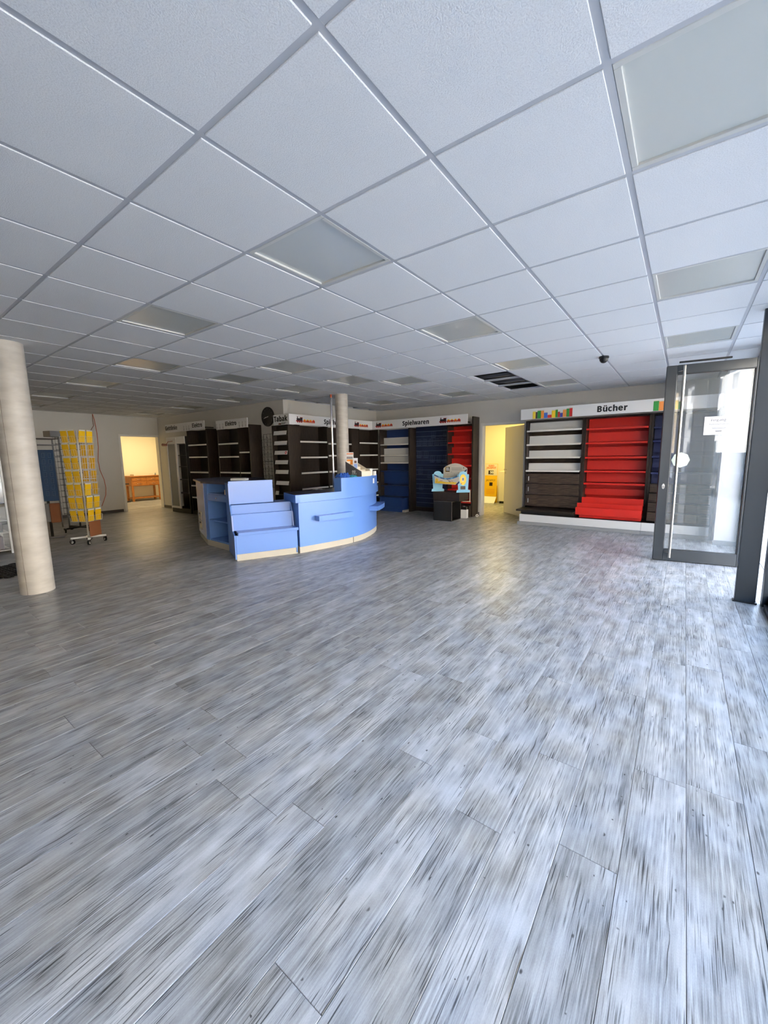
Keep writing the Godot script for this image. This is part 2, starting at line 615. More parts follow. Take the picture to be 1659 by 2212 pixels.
func in_room(x: float, z: float) -> bool:
	if x > 0.95 or z > ZF:
		return false
	if x > XL - 0.2:
		if z > ZC - 0.1:
			return true
		if x > XB - 0.1 and z > ZB - 0.1:
			return true
		return x > -5.4 and x < -1.6 and z > -12.0
	return x > -16.3 and z > -7.6 and z < -3.9

# how large a flat piece shows in the picture, to choose the 300 pieces that become parts
func share(p: Vector3) -> float:
	var q := cam.transform.affine_inverse() * p
	if q.z > -0.1:
		return 0.0
	var u := q.x / -q.z * 867.9 / 829.5
	var v := q.y / -q.z * 867.9 / 1106.0
	if absf(u) > 1.08 or absf(v) > 1.06:
		return 0.0
	return absf(p.y - 1.4) / pow(q.length(), 3.0)

func build_floor() -> void:
	var fm := mat("plank", Color(1, 1, 1), 0.36, 0.0, 0.5)
	fm.albedo_texture = plank_atlas()
	var st := begin()
	add_box(st, Vector3(-7.65, -0.06, -2.5), Vector3(17.0, 0.11, 19.4))
	var f := structure("floor", st.commit(), mat("screed", Color(0.16, 0.16, 0.165), 0.9))
	var meshes := []
	for k in 11:
		meshes.append([plank_mesh(k, false), plank_mesh(k, true)])
	var known := {0: -1.957, 1: -1.39, 2: -3.015, 3: -1.303, 6: -2.148}
	var all := []
	var r := RandomNumberGenerator.new()
	r.seed = 12
	var prev := 0.0
	for c in range(-5, 90):
		var x := 0.10 - PW * (c + 0.5)
		var off: float = known.get(c, -fposmod(prev + 0.37 + r.randf_range(0.0, 0.45), PLEN))
		prev = off
		for k in range(-14, 14):
			var z := off + PLEN * (k + 0.5)
			var pick := [r.randi_range(0, 10), r.randi_range(0, 1)]
			if not (in_room(x, z) or in_room(x, z - 0.55) or in_room(x, z + 0.55)):
				continue
			if x > 0.75 or z < -12.1 or z > ZF + 0.4:
				continue
			all.append([maxf(share(Vector3(x, 0, z)), maxf(share(Vector3(x, 0, z - 0.5)), share(Vector3(x, 0, z + 0.5)))), Vector3(x, 0, z), pick])
	all.sort_custom(func(a, b): return a[0] > b[0])
	var rest := begin()
	for k in all.size():
		var m: ArrayMesh = meshes[all[k][2][0]][all[k][2][1]]
		if k < 300:
			part(f, "plank", m, fm, all[k][1])
		else:
			rest.append_from(m, 0, Transform3D(Basis.IDENTITY, all[k][1]))
	var o := part(f, "planking", rest.commit(), fm)
	o.set_meta("kind", "stuff")

const LAMPS := [[1, 1], [1, 4], [1, -2], [4, 1], [4, -2], [7, -2], [7, 1], [2, 7], [2, 10], [2, 13], [2, 16], [6, 16], [6, 13], [4, 7], [4, 5], [6, 10], [6, 7], [6, 5], [7, 4], [10, 7], [10, 4], [10, 1], [-2, 1], [-2, 4], [-2, -2], [-5, 1], [-5, 4], [-5, -2], [-2, 7]]

func build_ceiling() -> void:
	# lowered grid ceiling: bars with tiles that stand a little proud of them
	var c := Node3D.new()
	c.name = numbered("ceiling")
	c.set_meta("kind", "structure")
	add_child(c)
	var bar: Material = M.ceiling_bar
	var bw := 0.024
	for j in range(-2, 19):
		var x := GX - j * T
		if x > XR or x < XL:
			continue
		var zend := ZB if x > XB else ZC
		wbox(c, "runner", Vector3(x - bw / 2, CEIL, zend), Vector3(x + bw / 2, CEIL + 0.035, ZF), bar, 0.0)
	for i in range(-13, 13):
		var z := GZ - i * T
		if z > ZF or z < ZB:
			continue
		var xend := XL if z > ZC else XB
		wbox(c, "cross_bar", Vector3(xend, CEIL + 0.0006, z - bw / 2), Vector3(XR, CEIL + 0.03, z + bw / 2), bar, 0.0)
	# wall angle
	for s in [[Vector3(XB, 0, ZB), Vector3(XR, 0, ZB + 0.02)], [Vector3(XB, 0, ZB), Vector3(XB + 0.02, 0, ZC)], [Vector3(XL, 0, ZC), Vector3(XB, 0, ZC + 0.02)], [Vector3(XL, 0, ZC), Vector3(XL + 0.02, 0, ZF)], [Vector3(XR - 0.02, 0, ZB), Vector3(XR, 0, ZF)]]:
		wbox(c, "wall_angle", s[0] + Vector3(0, CEIL + 0.001, 0), s[1] + Vector3(0, CEIL + 0.02, 0), bar, 0.0)
	var lamps := {}
	for l in LAMPS:
		lamps["%d %d" % [l[0], l[1]]] = true
	var all := []
	for j in range(-3, 19):
		for i in range(-13, 13):
			if lamps.has("%d %d" % [i, j]) or (j == 2 and i >= 8 and i <= 10):
				continue
			var x1 := minf(GX - j * T, XR)
			var x0 := maxf(GX - (j + 1) * T, XL)
			var z1 := minf(GZ - i * T, ZF)
			var z0 := maxf(GZ - (i + 1) * T, ZB)
			if x1 - x0 < 0.05 or z1 - z0 < 0.05:
				continue
			if (x0 + x1) / 2 < XB:
				z0 = maxf(z0, ZC)
				if z1 - z0 < 0.05:
					continue
			elif (z0 + z1) / 2 < ZC:
				x0 = maxf(x0, XB)
				if x1 - x0 < 0.05:
					continue
			all.append([share(Vector3((x0 + x1) / 2, CEIL, (z0 + z1) / 2)), Vector3((x0 + x1) / 2, CEIL + 0.0055, (z0 + z1) / 2), Vector3(x1 - x0 - bw - 0.001, 0.019, z1 - z0 - bw - 0.001)])
	all.sort_custom(func(a, b): return a[0] > b[0])
	var rest := begin()
	for k in all.size():
		if k < 300:
			part(c, "tile", box_mesh(all[k][2], 0.0018), M.ceiling_tile, all[k][1])
		else:
			add_box(rest, all[k][1], all[k][2], 0.0018)
	var o := part(c, "tiling", rest.commit(), M.ceiling_tile)
	o.set_meta("kind", "stuff")
	# unlit square lamps in the grid
	var proto: Node3D = null
	for l in LAMPS:
		var at := Vector3(GX - (l[1] + 0.5) * T, CEIL, GZ - (l[0] + 0.5) * T)
		if proto == null:
			proto = thing("ceiling_light", "square unlit lamp panel with frosted diffuser set in the grid ceiling", "ceiling light", at, 0.0, "unlit lamp panels in the ceiling grid")
			var s := 0.3
			var fr := begin()
			for e in [[Vector3(0, 0.010, s - 0.012), Vector3(2 * s, 0.022, 0.024)], [Vector3(0, 0.010, -s + 0.012), Vector3(2 * s, 0.022, 0.024)], [Vector3(s - 0.012, 0.010, 0), Vector3(0.024, 0.022, 2 * s - 0.048)], [Vector3(-s + 0.012, 0.010, 0), Vector3(0.024, 0.022, 2 * s - 0.048)]]:
				add_box(fr, e[0], e[1], 0.002)
			part(proto, "frame", fr.commit(), M.lamp_frame)
			part(proto, "diffuser", box_mesh(Vector3(0.552, 0.004, 0.552), 0.0), M.lamp_diffuser, Vector3(0, 0.012, 0))
			part(proto, "housing", box_mesh(Vector3(0.59, 0.05, 0.59), 0.0), M.lamp_frame, Vector3(0, 0.05, 0))
		else:
			var own := ""
			if l[0] == 10 and l[1] == 1:
				own = "unlit lamp panel in the ceiling right beside the gap of missing tiles"
			elif l[0] == 7 and l[1] == -2:
				own = "unlit lamp panel in the ceiling next to the open glass entrance door"
			copy(proto, at, 0.0, own)
	# what shows through the three missing tiles
	var hx := GX - 2.5 * T
	var d := thing("air_duct", "grey insulated air duct in the dark gap of the missing ceiling tiles", "duct", Vector3(hx, 2.80, GZ - 8.4 * T))
	var st := begin()
	add_bar(st, Vector3(-0.6, 0, 0), Vector3(0.7, 0, 0.06), 0.11, 20)
	part(d, "pipe", st.commit(), M.aluminium)
	st = begin()
	for k in 5:
		add_bar(st, Vector3(-0.22 + 0.11 * k, 0, 0.02), Vector3(-0.19 + 0.11 * k, 0, 0.022), 0.118, 20)
	part(d, "band", st.commit(), M.plastic_grey)
	var ins := thing("insulation_batt", "yellowish insulation lying above the gap of the missing ceiling tiles", "insulation", Vector3(hx + 0.2, 2.66, GZ - 8.2 * T))
	st = begin()
	add_box(st, Vector3(0, 0, 0), Vector3(0.34, 0.05, 0.12), 0.015, Basis(Vector3.UP, 0.3))
	part(ins, "batt", st.commit(), mat("insulation", Color(0.72, 0.58, 0.30), 0.95))
	for k in 2:
		var ch := thing("ceiling_channel", "thin metal channel crossing the dark gap of the missing ceiling tiles", "channel", Vector3(hx, 2.70, GZ - (9.35 + k) * T), 0.0, "metal channels above the missing tiles")
		st = begin()
		add_box(st, Vector3.ZERO, Vector3(1.3, 0.02, 0.05), 0.002)
		add_box(st, Vector3(0, 0.02, 0.024), Vector3(1.3, 0.04, 0.003))
		add_box(st, Vector3(0, 0.02, -0.024), Vector3(1.3, 0.04, 0.003))
		part(ch, "profile", st.commit(), M.plastic_grey)
	# dome camera
	var dc := thing("security_camera", "small black dome camera fixed under the ceiling grid", "camera", Vector3(-0.90, CEIL - 0.005, -5.86))
	st = begin()
	add_lathe(st, [Vector2(0.0, 0.0), Vector2(0.055, 0.0), Vector2(0.058, -0.02), Vector2(0.05, -0.026)], 24)
	part(dc, "mount", st.commit(), M.plastic_black)
	st = begin()
	var pr := []
	for k in 9:
		var a := PI / 2 * k / 8.0
		pr.append(Vector2(0.05 * cos(a), -0.026 - 0.055 * sin(a)))
	add_lathe(st, pr, 24)
	part(dc, "dome", st.commit(), M.plastic_black)

func build_front() -> void:
	# glass front along x = 0.68..0.76
	var am: Material = M.anthracite
	var xs := [XR + 0.005, XR + 0.075]
	var lines := [-4.87, -3.55, -2.25, -0.95, 0.35, 1.65]
	for k in lines.size() - 1:
		var z0: float = lines[k]
		var z1: float = lines[k + 1]
		var n := Node3D.new()
		n.name = "window_%d" % (k + 1)
		n.set_meta("kind", "structure")
		add_child(n)
		wbox(n, "frame_bottom", Vector3(xs[0], 0, z0 + 0.03), Vector3(xs[1], 0.11, z1 - 0.03), am, 0.003)
		wbox(n, "frame_top", Vector3(xs[0], 2.50, z0 + 0.03), Vector3(xs[1], 2.62, z1 - 0.03), am, 0.003)
		wbox(n, "mullion", Vector3(xs[0], 0, z0 - 0.03), Vector3(xs[1], 2.62, z0 + 0.03), am, 0.003)
		if k == 0:
			wbox(n, "jamb", Vector3(0.648, 0, -4.90), Vector3(0.684, 2.62, -4.80), am, 0.003)
		wbox(n, "pane", Vector3(XR + 0.038, 0.11, z0 + 0.03), Vector3(XR + 0.042, 2.50, z1 - 0.03), M.glass, 0.0)
	sbox("wall_right", Vector3(XR + 0.005, 0, 1.62), Vector3(0.85, 3.0, ZF), M.wall_paint)
	# floor rail in front of the panes and the post beside the entrance
	sbox("trim_1", Vector3(XR - 0.03, 0, -4.72), Vector3(XR + 0.005, 0.05, 1.6), M.anthracite_dark, 0.002)
	sbox("trim_2", Vector3(XR, 2.60, -7.72), Vector3(0.80, 3.0, ZF), M.wall_white)
	var p := thing("entrance_post", "dark blue-grey square metal post standing beside the glass entrance door", "post", Vector3(0.537, 0, -4.885))
	lbox(p, "shaft", Vector3(-0.073, 0.012, -0.035), Vector3(0.073, 2.6, 0.035), am, 0.004)
	lbox(p, "foot_plate", Vector3(-0.085, 0, -0.042), Vector3(0.085, 0.012, 0.04), M.anthracite_dark, 0.002)
	# fixed light between the door and the pier
	var s := Node3D.new()
	s.name = "window_6"
	s.set_meta("kind", "structure")
	add_child(s)
	wbox(s, "jamb", Vector3(0.62, 0, -6.50), Vector3(0.76, 2.62, -6.40), am, 0.003)
	wbox(s, "jamb", Vector3(0.68, 0, -7.72), Vector3(0.76, 2.62, -7.66), am, 0.003)
	wbox(s, "frame_bottom", Vector3(0.685, 0, -7.66), Vector3(0.755, 0.11, -6.50), am, 0.003)
	wbox(s, "frame_top", Vector3(0.685, 2.46, -7.66), Vector3(0.755, 2.62, -4.93), am, 0.003)
	wbox(s, "pane", Vector3(0.718, 0.11, -7.66), Vector3(0.722, 2.46, -6.50), M.glass, 0.0)
	# the open glass door: leaf turned into the room
	var d := Node3D.new()
	d.name = "door_3"
	d.set_meta("kind", "structure")
	add_child(d)
	d.position = Vector3(0.68, 0, -6.372)
	var dirv := Vector3(-0.931, 0, 0.134)
	d.rotation.y = atan2(-dirv.z, dirv.x)
	var lw := 0.945
	var th := 0.035
	lbox(d, "stile", Vector3(lw - 0.108, 0.008, -th), Vector3(lw, 2.44, th), am, 0.004)
	lbox(d, "stile", Vector3(0.0, 0.008, -th), Vector3(0.10, 2.44, th), am, 0.004)
	lbox(d, "rail", Vector3(0.10, 0.008, -th), Vector3(lw - 0.108, 0.15, th), am, 0.003)
	lbox(d, "rail", Vector3(0.10, 2.335, -th), Vector3(lw - 0.108, 2.44, th), am, 0.003)
	lbox(d, "pane", Vector3(0.10, 0.15, -0.004), Vector3(lw - 0.108, 2.335, 0.004), M.glass, 0.0)
	for yy in [0.15, 2.335]:
		lbox(d, "glazing_bead", Vector3(0.10, yy - 0.006, -th + 0.006), Vector3(lw - 0.108, yy + 0.006, th - 0.006), M.anthracite_dark, 0.001)
	for xx in [0.10, lw - 0.108]:
		lbox(d, "glazing_bead", Vector3(xx - 0.005, 0.156, -th + 0.006), Vector3(xx + 0.005, 2.329, th - 0.006), M.anthracite_dark, 0.001)
	# room side of the leaf faces -z' : the leaf's own z axis points away from the camera
	var st := begin()
	var side := -1.0
	add_bar(st, Vector3(lw - 0.17, 0.06, side * 0.085), Vector3(lw - 0.17, 2.42, side * 0.085), 0.0165, 20)
	var h := part(d, "pull_bar", st.commit(), M.steel)
	st = begin()
	for yy in [0.12, 2.36]:
		add_bar(st, Vector3(lw - 0.17, yy, side * 0.085), Vector3(lw - 0.12, yy, side * th), 0.009, 12)
	part(h, "bracket", st.commit(), M.steel)
	st = begin()
	add_plate(st, disc(lw - 0.055, 0.965, 0.016, 18, 0.034), side * th - 0.006, 0.006)
	var lk := part(d, "lock", st.commit(), M.steel)
	st = begin()
	add_plate(st, disc(lw - 0.055, 0.958, 0.008, 12, 0.014), side * th - 0.008, 0.002)
	part(lk, "keyhole", st.commit(), M.plastic_grey)
	st = begin()
	add_box(st, Vector3(lw * 0.5 + 0.1, 2.475, -0.005), Vector3(0.5, 0.02, 0.025), 0.002)
	part(d, "closer_rail", st.commit(), M.anthracite_dark)
	# alarm sticker on the pane
	st = begin()
	add_plate(st, disc(lw - 0.215, 1.295, 0.095, 8), -0.0055, 0.001)
	var sk := part(d, "sticker", st.commit(), mat("sticker", Color(0.72, 0.78, 0.74), 0.5))
	lettering(sk, "sticker_mark", "8", 0.045, M.paper_white, Vector3(lw - 0.215, 1.265, -0.008), Basis(Vector3.UP, PI))
	# sheet of paper taped to the pane
	var nt := thing("paper_notice", "white handwritten paper notice taped to the glass entrance door", "notice", d.transform * Vector3(0.375, 1.70, -0.007), d.rotation.y + PI)
	nt.rotation.z = 0.0
	lbox(nt, "sheet", Vector3(-0.152, -0.108, -0.0006), Vector3(0.152, 0.108, 0.0006), mat("notice_paper", Color(0.80, 0.81, 0.81), 0.7), 0.0)
	var pen := mat("pen", Color(0.25, 0.25, 0.30), 0.6)
	lettering(nt, "heading", "Eingang", 0.14, pen, Vector3(-0.02, 0.065, 0.001), Basis.IDENTITY, false)
	for q in [[0.015, 0.19], [-0.03, 0.13], [-0.065, 0.06]]:
		st = begin()
		var pts := []
		for k in 40:
			pts.append(Vector3(-q[1] / 2 + q[1] * k / 39.0 - 0.01, q[0] + 0.006 * sin(k * 2.1) + 0.003 * sin(k * 0.9), 0.0012))
		add_path(st, pts, 0.0011, 4)
		part(nt, "pen_stroke", st.commit(), pen)

func build_outside() -> void:
	sbox("pavement", Vector3(0.8, -0.16, -30), Vector3(3.6, -0.03, 60), mat("paving", Color(0.66, 0.665, 0.67), 0.85))
	sbox("road", Vector3(3.6, -0.2, -30), Vector3(10.4, -0.12, 60), mat("asphalt", Color(0.44, 0.445, 0.455), 0.9))
	sbox("pavement_far", Vector3(10.4, -0.16, -30), Vector3(13.0, -0.03, 60), M.paving)
	# houses across the street
	var walls := [mat("render_cream", Color(0.91, 0.89, 0.84), 0.85), mat("render_white", Color(0.92, 0.915, 0.90), 0.85), mat("render_ochre", Color(0.86, 0.77, 0.62), 0.85)]
	var pane := mat("house_pane", Color(0.10, 0.12, 0.14), 0.08)
	mat("roof_tile", Color(0.42, 0.20, 0.14), 0.85)
	var z := -26.0
	var labels := ["cream rendered house across the street with three window rows", "white rendered house between the cream and the ochre house", "ochre rendered house across the street beside the white one", "tall cream house across the street from the parked blue car", "white house across the street beyond the tall cream house", "ochre house at the far end of the street"]
	var hs := [8.2, 8.8, 7.6, 8.4, 8.0, 8.6]
	for k in 6:
		var len_ := 13.0
		var b := thing("house", labels[k], "house", Vector3(13.0, 0, z), 0.0, "houses across the street")
		lbox(b, "wall", Vector3(0, -0.1, 0), Vector3(7.0, hs[k], len_ - 0.02), walls[k % 3], 0.0)
		var st := begin()
		add_prism(st, PackedVector2Array([Vector2(-0.4, hs[k]), Vector2(7.4, hs[k]), Vector2(3.5, hs[k] + 2.4)]), 0.0, len_ - 0.02, Transform3D(Basis(Vector3(1, 0, 0), Vector3(0, 0, 1), Vector3(0, 1, 0)), Vector3.ZERO))
		part(b, "roof", st.commit(), M.roof_tile)
		for fl in 3:
			for c in 4:
				var y0: float = 0.9 + fl * 2.6
				if y0 + 1.4 > hs[k]:
					continue
				var zz := 1.4 + c * 3.0
				var wn := lbox(b, "window", Vector3(-0.05, y0, zz), Vector3(0.02, y0 + 1.4, zz + 1.1), M.shelf_white, 0.0)
				for q in 2:
					part(wn, "pane", box_mesh(Vector3(0.02, 1.26, 0.47), 0.0), pane, Vector3(-0.03, 0, -0.26 + 0.52 * q))
		z += len_
	car(Vector3(5.0, -0.12, 5.6), mat("car_blue", Color(0.10, 0.15, 0.30), 0.25, 0.0, 0.7), "dark blue estate car parked at the kerb outside the glass front", "car")
	car(Vector3(5.1, -0.12, 11.6), mat("car_silver", Color(0.62, 0.66, 0.72), 0.25, 0.3, 0.7), "silver car parked at the kerb behind the dark blue one", "car")

func car(at: Vector3, paint: Material, label: String, category: String) -> void:
	var c := thing("parked_car", label, category, at)
	# side outline in (z, y), swept across the width and drawn in towards the roof
	var low := [Vector2(-2.2, 0.32), Vector2(-2.22, 0.62), Vector2(-2.05, 0.78), Vector2(-1.1, 0.92), Vector2(2.0, 0.95), Vector2(2.18, 0.80), Vector2(2.2, 0.35)]
	var st := begin()
	var pg := PackedVector2Array()
	for p in low:
		pg.append(p)
	var side := Basis(Vector3(0, 0, 1), Vector3(1, 0, 0), Vector3(0, 1, 0))
	add_prism(st, pg, -0.86, 0.86, Transform3D(side, Vector3.ZERO))
	part(c, "body", st.commit(), paint)
	st = begin()
	var cab := [[-1.15, 0.92, 0.80], [-0.35, 1.42, 0.62], [1.35, 1.44, 0.62], [1.95, 0.95, 0.80]]
	var l := []
	var r := []
	for p in cab:
		l.append(Vector3(-p[2], p[1], p[0]))
		r.append(Vector3(p[2], p[1], p[0]))
	poly(st, l, Vector3(-1, 0.3, 0).normalized())
	poly(st, r, Vector3(1, 0.3, 0).normalized())
	for k in 3:
		var e: Vector3 = l[k + 1] - l[k]
		poly(st, [l[k], l[k + 1], r[k + 1], r[k]], e.cross(Vector3(1, 0, 0)).normalized() * -1.0)
	part(c, "cabin_glass", st.commit(), mat("car_glass", Color(0.04, 0.05, 0.06), 0.05))
	lbox(c, "roof", Vector3(-0.60, 1.425, -0.34), Vector3(0.60, 1.455, 1.34), paint, 0.01)
	for sx in [-1.0, 1.0]:
		for zz in [-1.35, 1.35]:
			st = begin()
			add_bar(st, Vector3(sx * 0.68, 0.31, zz), Vector3(sx * 0.88, 0.31, zz), 0.31, 24)
			var wh := part(c, "wheel", st.commit(), M.rubber)
			st = begin()
			add_bar(st, Vector3(sx * 0.87, 0.31, zz), Vector3(sx * 0.89, 0.31, zz), 0.19, 20)
			part(wh, "rim", st.commit(), M.aluminium)

func build_columns() -> void:
	for q in [[Vector3(-5.585, 0, -1.135), 0.148, "thick round concrete column with a vertical seam beside the yellow booklet stand"], [Vector3(-5.425, 0, -5.95), 0.122, "round concrete column rising behind the curved blue counter"]]:
		var c := thing("concrete_column", q[2], "column", q[0])
		var st := begin()
		add_lathe(st, [Vector2(q[1], 0.0), Vector2(q[1], 2.62)], 48)
		part(c, "shaft", st.commit(), M.concrete)
		var to := Vector3(-q[0].x, 0, -q[0].z).normalized().rotated(Vector3.UP, -0.62)
		st = begin()
		add_bar(st, to * (q[1] - 0.0005) + Vector3(0, 0.0, 0), to * (q[1] - 0.0005) + Vector3(0, 2.62, 0), 0.0025, 6)
		part(c, "seam", st.commit(), M.concrete_seam)
	var p := thing("steel_pipe", "shiny steel pipe running up beside the concrete column at the counter", "pipe", Vector3(-5.555, 0, -5.80))
	var st := begin()
	add_bar(st, Vector3(0, 0, 0), Vector3(0, 2.53, 0), 0.022, 20)
	part(p, "tube", st.commit(), M.chrome)
	st = begin()
	add_bar(st, Vector3(0, 2.53, 0), Vector3(0, 2.60, 0), 0.017, 16)
	part(p, "copper_end", st.commit(), M.copper)

# ---------------------------------------------------------------- the blue counters
func catmull(pts: Array, per: int) -> Array:
	var out := []
	for k in pts.size() - 1:
		var p0: Vector2 = pts[maxi(k - 1, 0)]
		var p1: Vector2 = pts[k]
		var p2: Vector2 = pts[k + 1]
		var p3: Vector2 = pts[mini(k + 2, pts.size() - 1)]
		for s in per:
			out.append(p1.cubic_interpolate(p2, p0, p3, float(s) / per))
	out.append(pts[pts.size() - 1])
	return out

func offset_curve(c: Array, d: float) -> Array:
	var out := []
	for k in c.size():
		var a: Vector2 = c[maxi(k - 1, 0)]
		var b: Vector2 = c[mini(k + 1, c.size() - 1)]
		var t := (b - a).normalized()
		out.append(c[k] + Vector2(-t.y, t.x) * d)
	return out

# a solid between two curves in (x, z)
func add_ribbon(st: SurfaceTool, o: Array, i: Array, y0: float, y1: float, at := Vector3.ZERO) -> void:
	var n := o.size()
	var no := offset_curve(o, 1.0)
	var ni := offset_curve(i, 1.0)
	var v := func(p: Vector2, y: float) -> Vector3:
		return Vector3(p.x, y, p.y) - at
	for k in n - 1:
		var a0: Vector2 = no[k] - o[k]
		var a1: Vector2 = no[k + 1] - o[k + 1]
		var sg := 1.0 if a0.dot(o[k] - i[k]) > 0.0 else -1.0
		quad_s(st, v.call(o[k], y0), v.call(o[k + 1], y0), v.call(o[k + 1], y1), v.call(o[k], y1), Vector3(a0.x, 0, a0.y) * sg, Vector3(a1.x, 0, a1.y) * sg, Vector3(a1.x, 0, a1.y) * sg, Vector3(a0.x, 0, a0.y) * sg)
		var b0: Vector2 = ni[k] - i[k]
		var b1: Vector2 = ni[k + 1] - i[k + 1]
		quad_s(st, v.call(i[k], y0), v.call(i[k + 1], y0), v.call(i[k + 1], y1), v.call(i[k], y1), Vector3(b0.x, 0, b0.y) * -sg, Vector3(b1.x, 0, b1.y) * -sg, Vector3(b1.x, 0, b1.y) * -sg, Vector3(b0.x, 0, b0.y) * -sg)
		poly(st, [v.call(o[k], y1), v.call(o[k + 1], y1), v.call(i[k + 1], y1), v.call(i[k], y1)], Vector3.UP)
		poly(st, [v.call(o[k], y0), v.call(o[k + 1], y0), v.call(i[k + 1], y0), v.call(i[k], y0)], Vector3.DOWN)
	for k in [0, n - 1]:
		var t: Vector2 = (o[0] - o[1]) if k == 0 else (o[n - 1] - o[n - 2])
		poly(st, [v.call(o[k], y0), v.call(i[k], y0), v.call(i[k], y1), v.call(o[k], y1)], Vector3(t.x, 0, t.y).normalized())

func ribbon_mesh(o: Array, i: Array, y0: float, y1: float, at: Vector3) -> ArrayMesh:
	var st := begin()
	add_ribbon(st, o, i, y0, y1, at)
	return st.commit()

func sub_curve(c: Array, z0: float, z1: float) -> Array:
	var out := []
	for p in c:
		if p.y <= z0 and p.y >= z1:
			out.append(p)
	return out

func build_counter() -> void:
	var bl: Material = M.blue_laminate
	var lino: Material = M.plinth_lino
	# 1. stepped display unit
	var s := thing("stepped_display", "light blue stepped display unit with three tiers next to the curved counter", "display unit", Vector3(-4.84, 0, -3.102), atan2(0.9055, 0.4243))
	var W := 0.855
	lbox(s, "plinth", Vector3(0.004, 0, -0.62), Vector3(W, 0.092, -0.012), lino, 0.001)
	lbox(s, "front_panel", Vector3(0.002, 0.093, -0.02), Vector3(W, 0.355, 0.0), bl, 0.002)
	lbox(s, "ledge", Vector3(0.03, 0.355, -0.18), Vector3(W + 0.012, 0.395, 0.028), bl, 0.003)
	lbox(s, "riser", Vector3(0.0, 0.395, -0.19), Vector3(W - 0.01, 0.620, -0.172), bl, 0.002)
	lbox(s, "tread", Vector3(0.0, 0.604, -0.262), Vector3(W - 0.01, 0.620, -0.19), bl, 0.001)
	lbox(s, "riser", Vector3(0.0, 0.620, -0.265), Vector3(W - 0.01, 0.750, -0.247), bl, 0.002)
	lbox(s, "tread", Vector3(0.0, 0.734, -0.62), Vector3(W - 0.01, 0.750, -0.265), bl, 0.001)
	lbox(s, "top_panel", Vector3(-0.012, 0.757, -0.318), Vector3(0.602, 1.083, -0.300), bl, 0.002)
	for x in [-0.018, W - 0.022]:
		var hi := 1.05 if x < 0.1 else 0.734
		var pg := PackedVector2Array([Vector2(-0.625, 0.02), Vector2(-0.002, 0.02), Vector2(-0.002, 0.355), Vector2(-0.14, 0.398), Vector2(-0.172, 0.61), Vector2(-0.205, 0.63), Vector2(-0.247, 0.734)])
		if hi > 1.0:
			pg.append(Vector2(-0.29, 0.757))
			pg.append(Vector2(-0.30, hi))
		pg.append(Vector2(-0.625, hi))
		var st := begin()
		add_prism(st, pg, 0.0, 0.018, Transform3D(Basis(Vector3(0, 0, 1), Vector3(1, 0, 0), Vector3(0, 1, 0)), Vector3(x, 0, 0)))
		part(s, "side_panel", st.commit(), bl)
	lbox(s, "back_panel", Vector3(0.0, 0.10, -0.62), Vector3(W - 0.022, 0.734, -0.60), bl, 0.001)
	# 2. island cupboard with open shelves
	var B := Vector2(-5.438, -3.395)
	var A1 := Vector2(-6.20, -3.452)
	var A2 := Vector2(-7.10, -3.82)
	var A3 := Vector2(-7.28, -4.50)
	var A4 := Vector2(-6.25, -4.62)
	var A5 := Vector2(-5.19, -3.92)
	var o := Vector3(-6.1, 0, -4.1)
	var k2 := thing("island_cupboard", "dark blue island cupboard with open shelves and a drawer behind the stepped display", "cupboard", o)
	var o2 := Vector2(o.x, o.z)
	var foot := PackedVector2Array()
	for p in [B, A1, A2, A3, A4, A5]:
		foot.append((p - o2) * 0.985)
	part(k2, "plinth", prism_mesh(foot, 0.0, 0.095), lino)
	var ring := [B, A1, A2, A3, A4, A5]
	for e in range(1, 6):
		var p: Vector2 = ring[e] - o2
		var q: Vector2 = ring[(e + 1) % 6] - o2
		var dir := (q - p).normalized()
		var nin := Vector2(-dir.y, dir.x)
		if nin.dot(-(p + q)) < 0:
			nin = -nin
		part(k2, "panel", prism_mesh(PackedVector2Array([p, q, q + nin * 0.02, p + nin * 0.02]), 0.095, 1.015), bl)
	var top := PackedVector2Array()
	for p in [B + Vector2(-0.02, 0.0), A1 + Vector2(-0.01, 0.035), A2 + Vector2(-0.05, 0.02), A3 + Vector2(-0.04, -0.03), A4 + Vector2(0, -0.03), A5 + Vector2(0.0, -0.02)]:
		top.append(p - o2)
	var tt := part(k2, "worktop", prism_mesh(top, 1.015, 1.045), M.worktop)
	tt.set_meta("label", "dark blue worktop")
	# open front between B and A1, in axes of its own
	var d := (A1 - B).normalized()
	var fb := Basis(Vector3(d.x, 0, d.y), Vector3.UP, Vector3(d.x, 0, d.y).cross(Vector3.UP))
	var L := (A1 - B).length()
	var org := Vector3(B.x, 0, B.y) - o
	var nz := -1.0 if fb.z.z > 0 else 1.0      # inwards along the local z axis
	var put := func(called: String, a: Vector3, c: Vector3, m: Material) -> MeshInstance3D:
		var aa := Vector3(a.x, a.y, a.z * nz)
		var cc := Vector3(c.x, c.y, c.z * nz)
		return part(k2, called, box_mesh((cc - aa).abs(), 0.0015), m, org + fb * ((aa + cc) / 2.0), fb)
	put.call("jamb", Vector3(0.0, 0.095, 0.0), Vector3(0.05, 1.015, 0.40), bl)
	put.call("jamb", Vector3(L - 0.115, 0.095, 0.0), Vector3(L - 0.01, 1.015, 0.40), bl)
	put.call("shelf", Vector3(0.05, 0.095, 0.005), Vector3(L - 0.115, 0.125, 0.40), bl)
	put.call("shelf", Vector3(0.05, 0.42, 0.01), Vector3(L - 0.115, 0.44, 0.40), bl)
	put.call("shelf", Vector3(0.05, 0.845, 0.02), Vector3(L - 0.115, 0.86, 0.40), bl)
	put.call("back_board", Vector3(0.05, 0.125, 0.40), Vector3(L - 0.115, 1.015, 0.415), bl)
	var dr: MeshInstance3D = put.call("drawer", Vector3(0.052, 0.745, 0.004), Vector3(L - 0.117, 0.843, 0.35), bl)
	var st := begin()
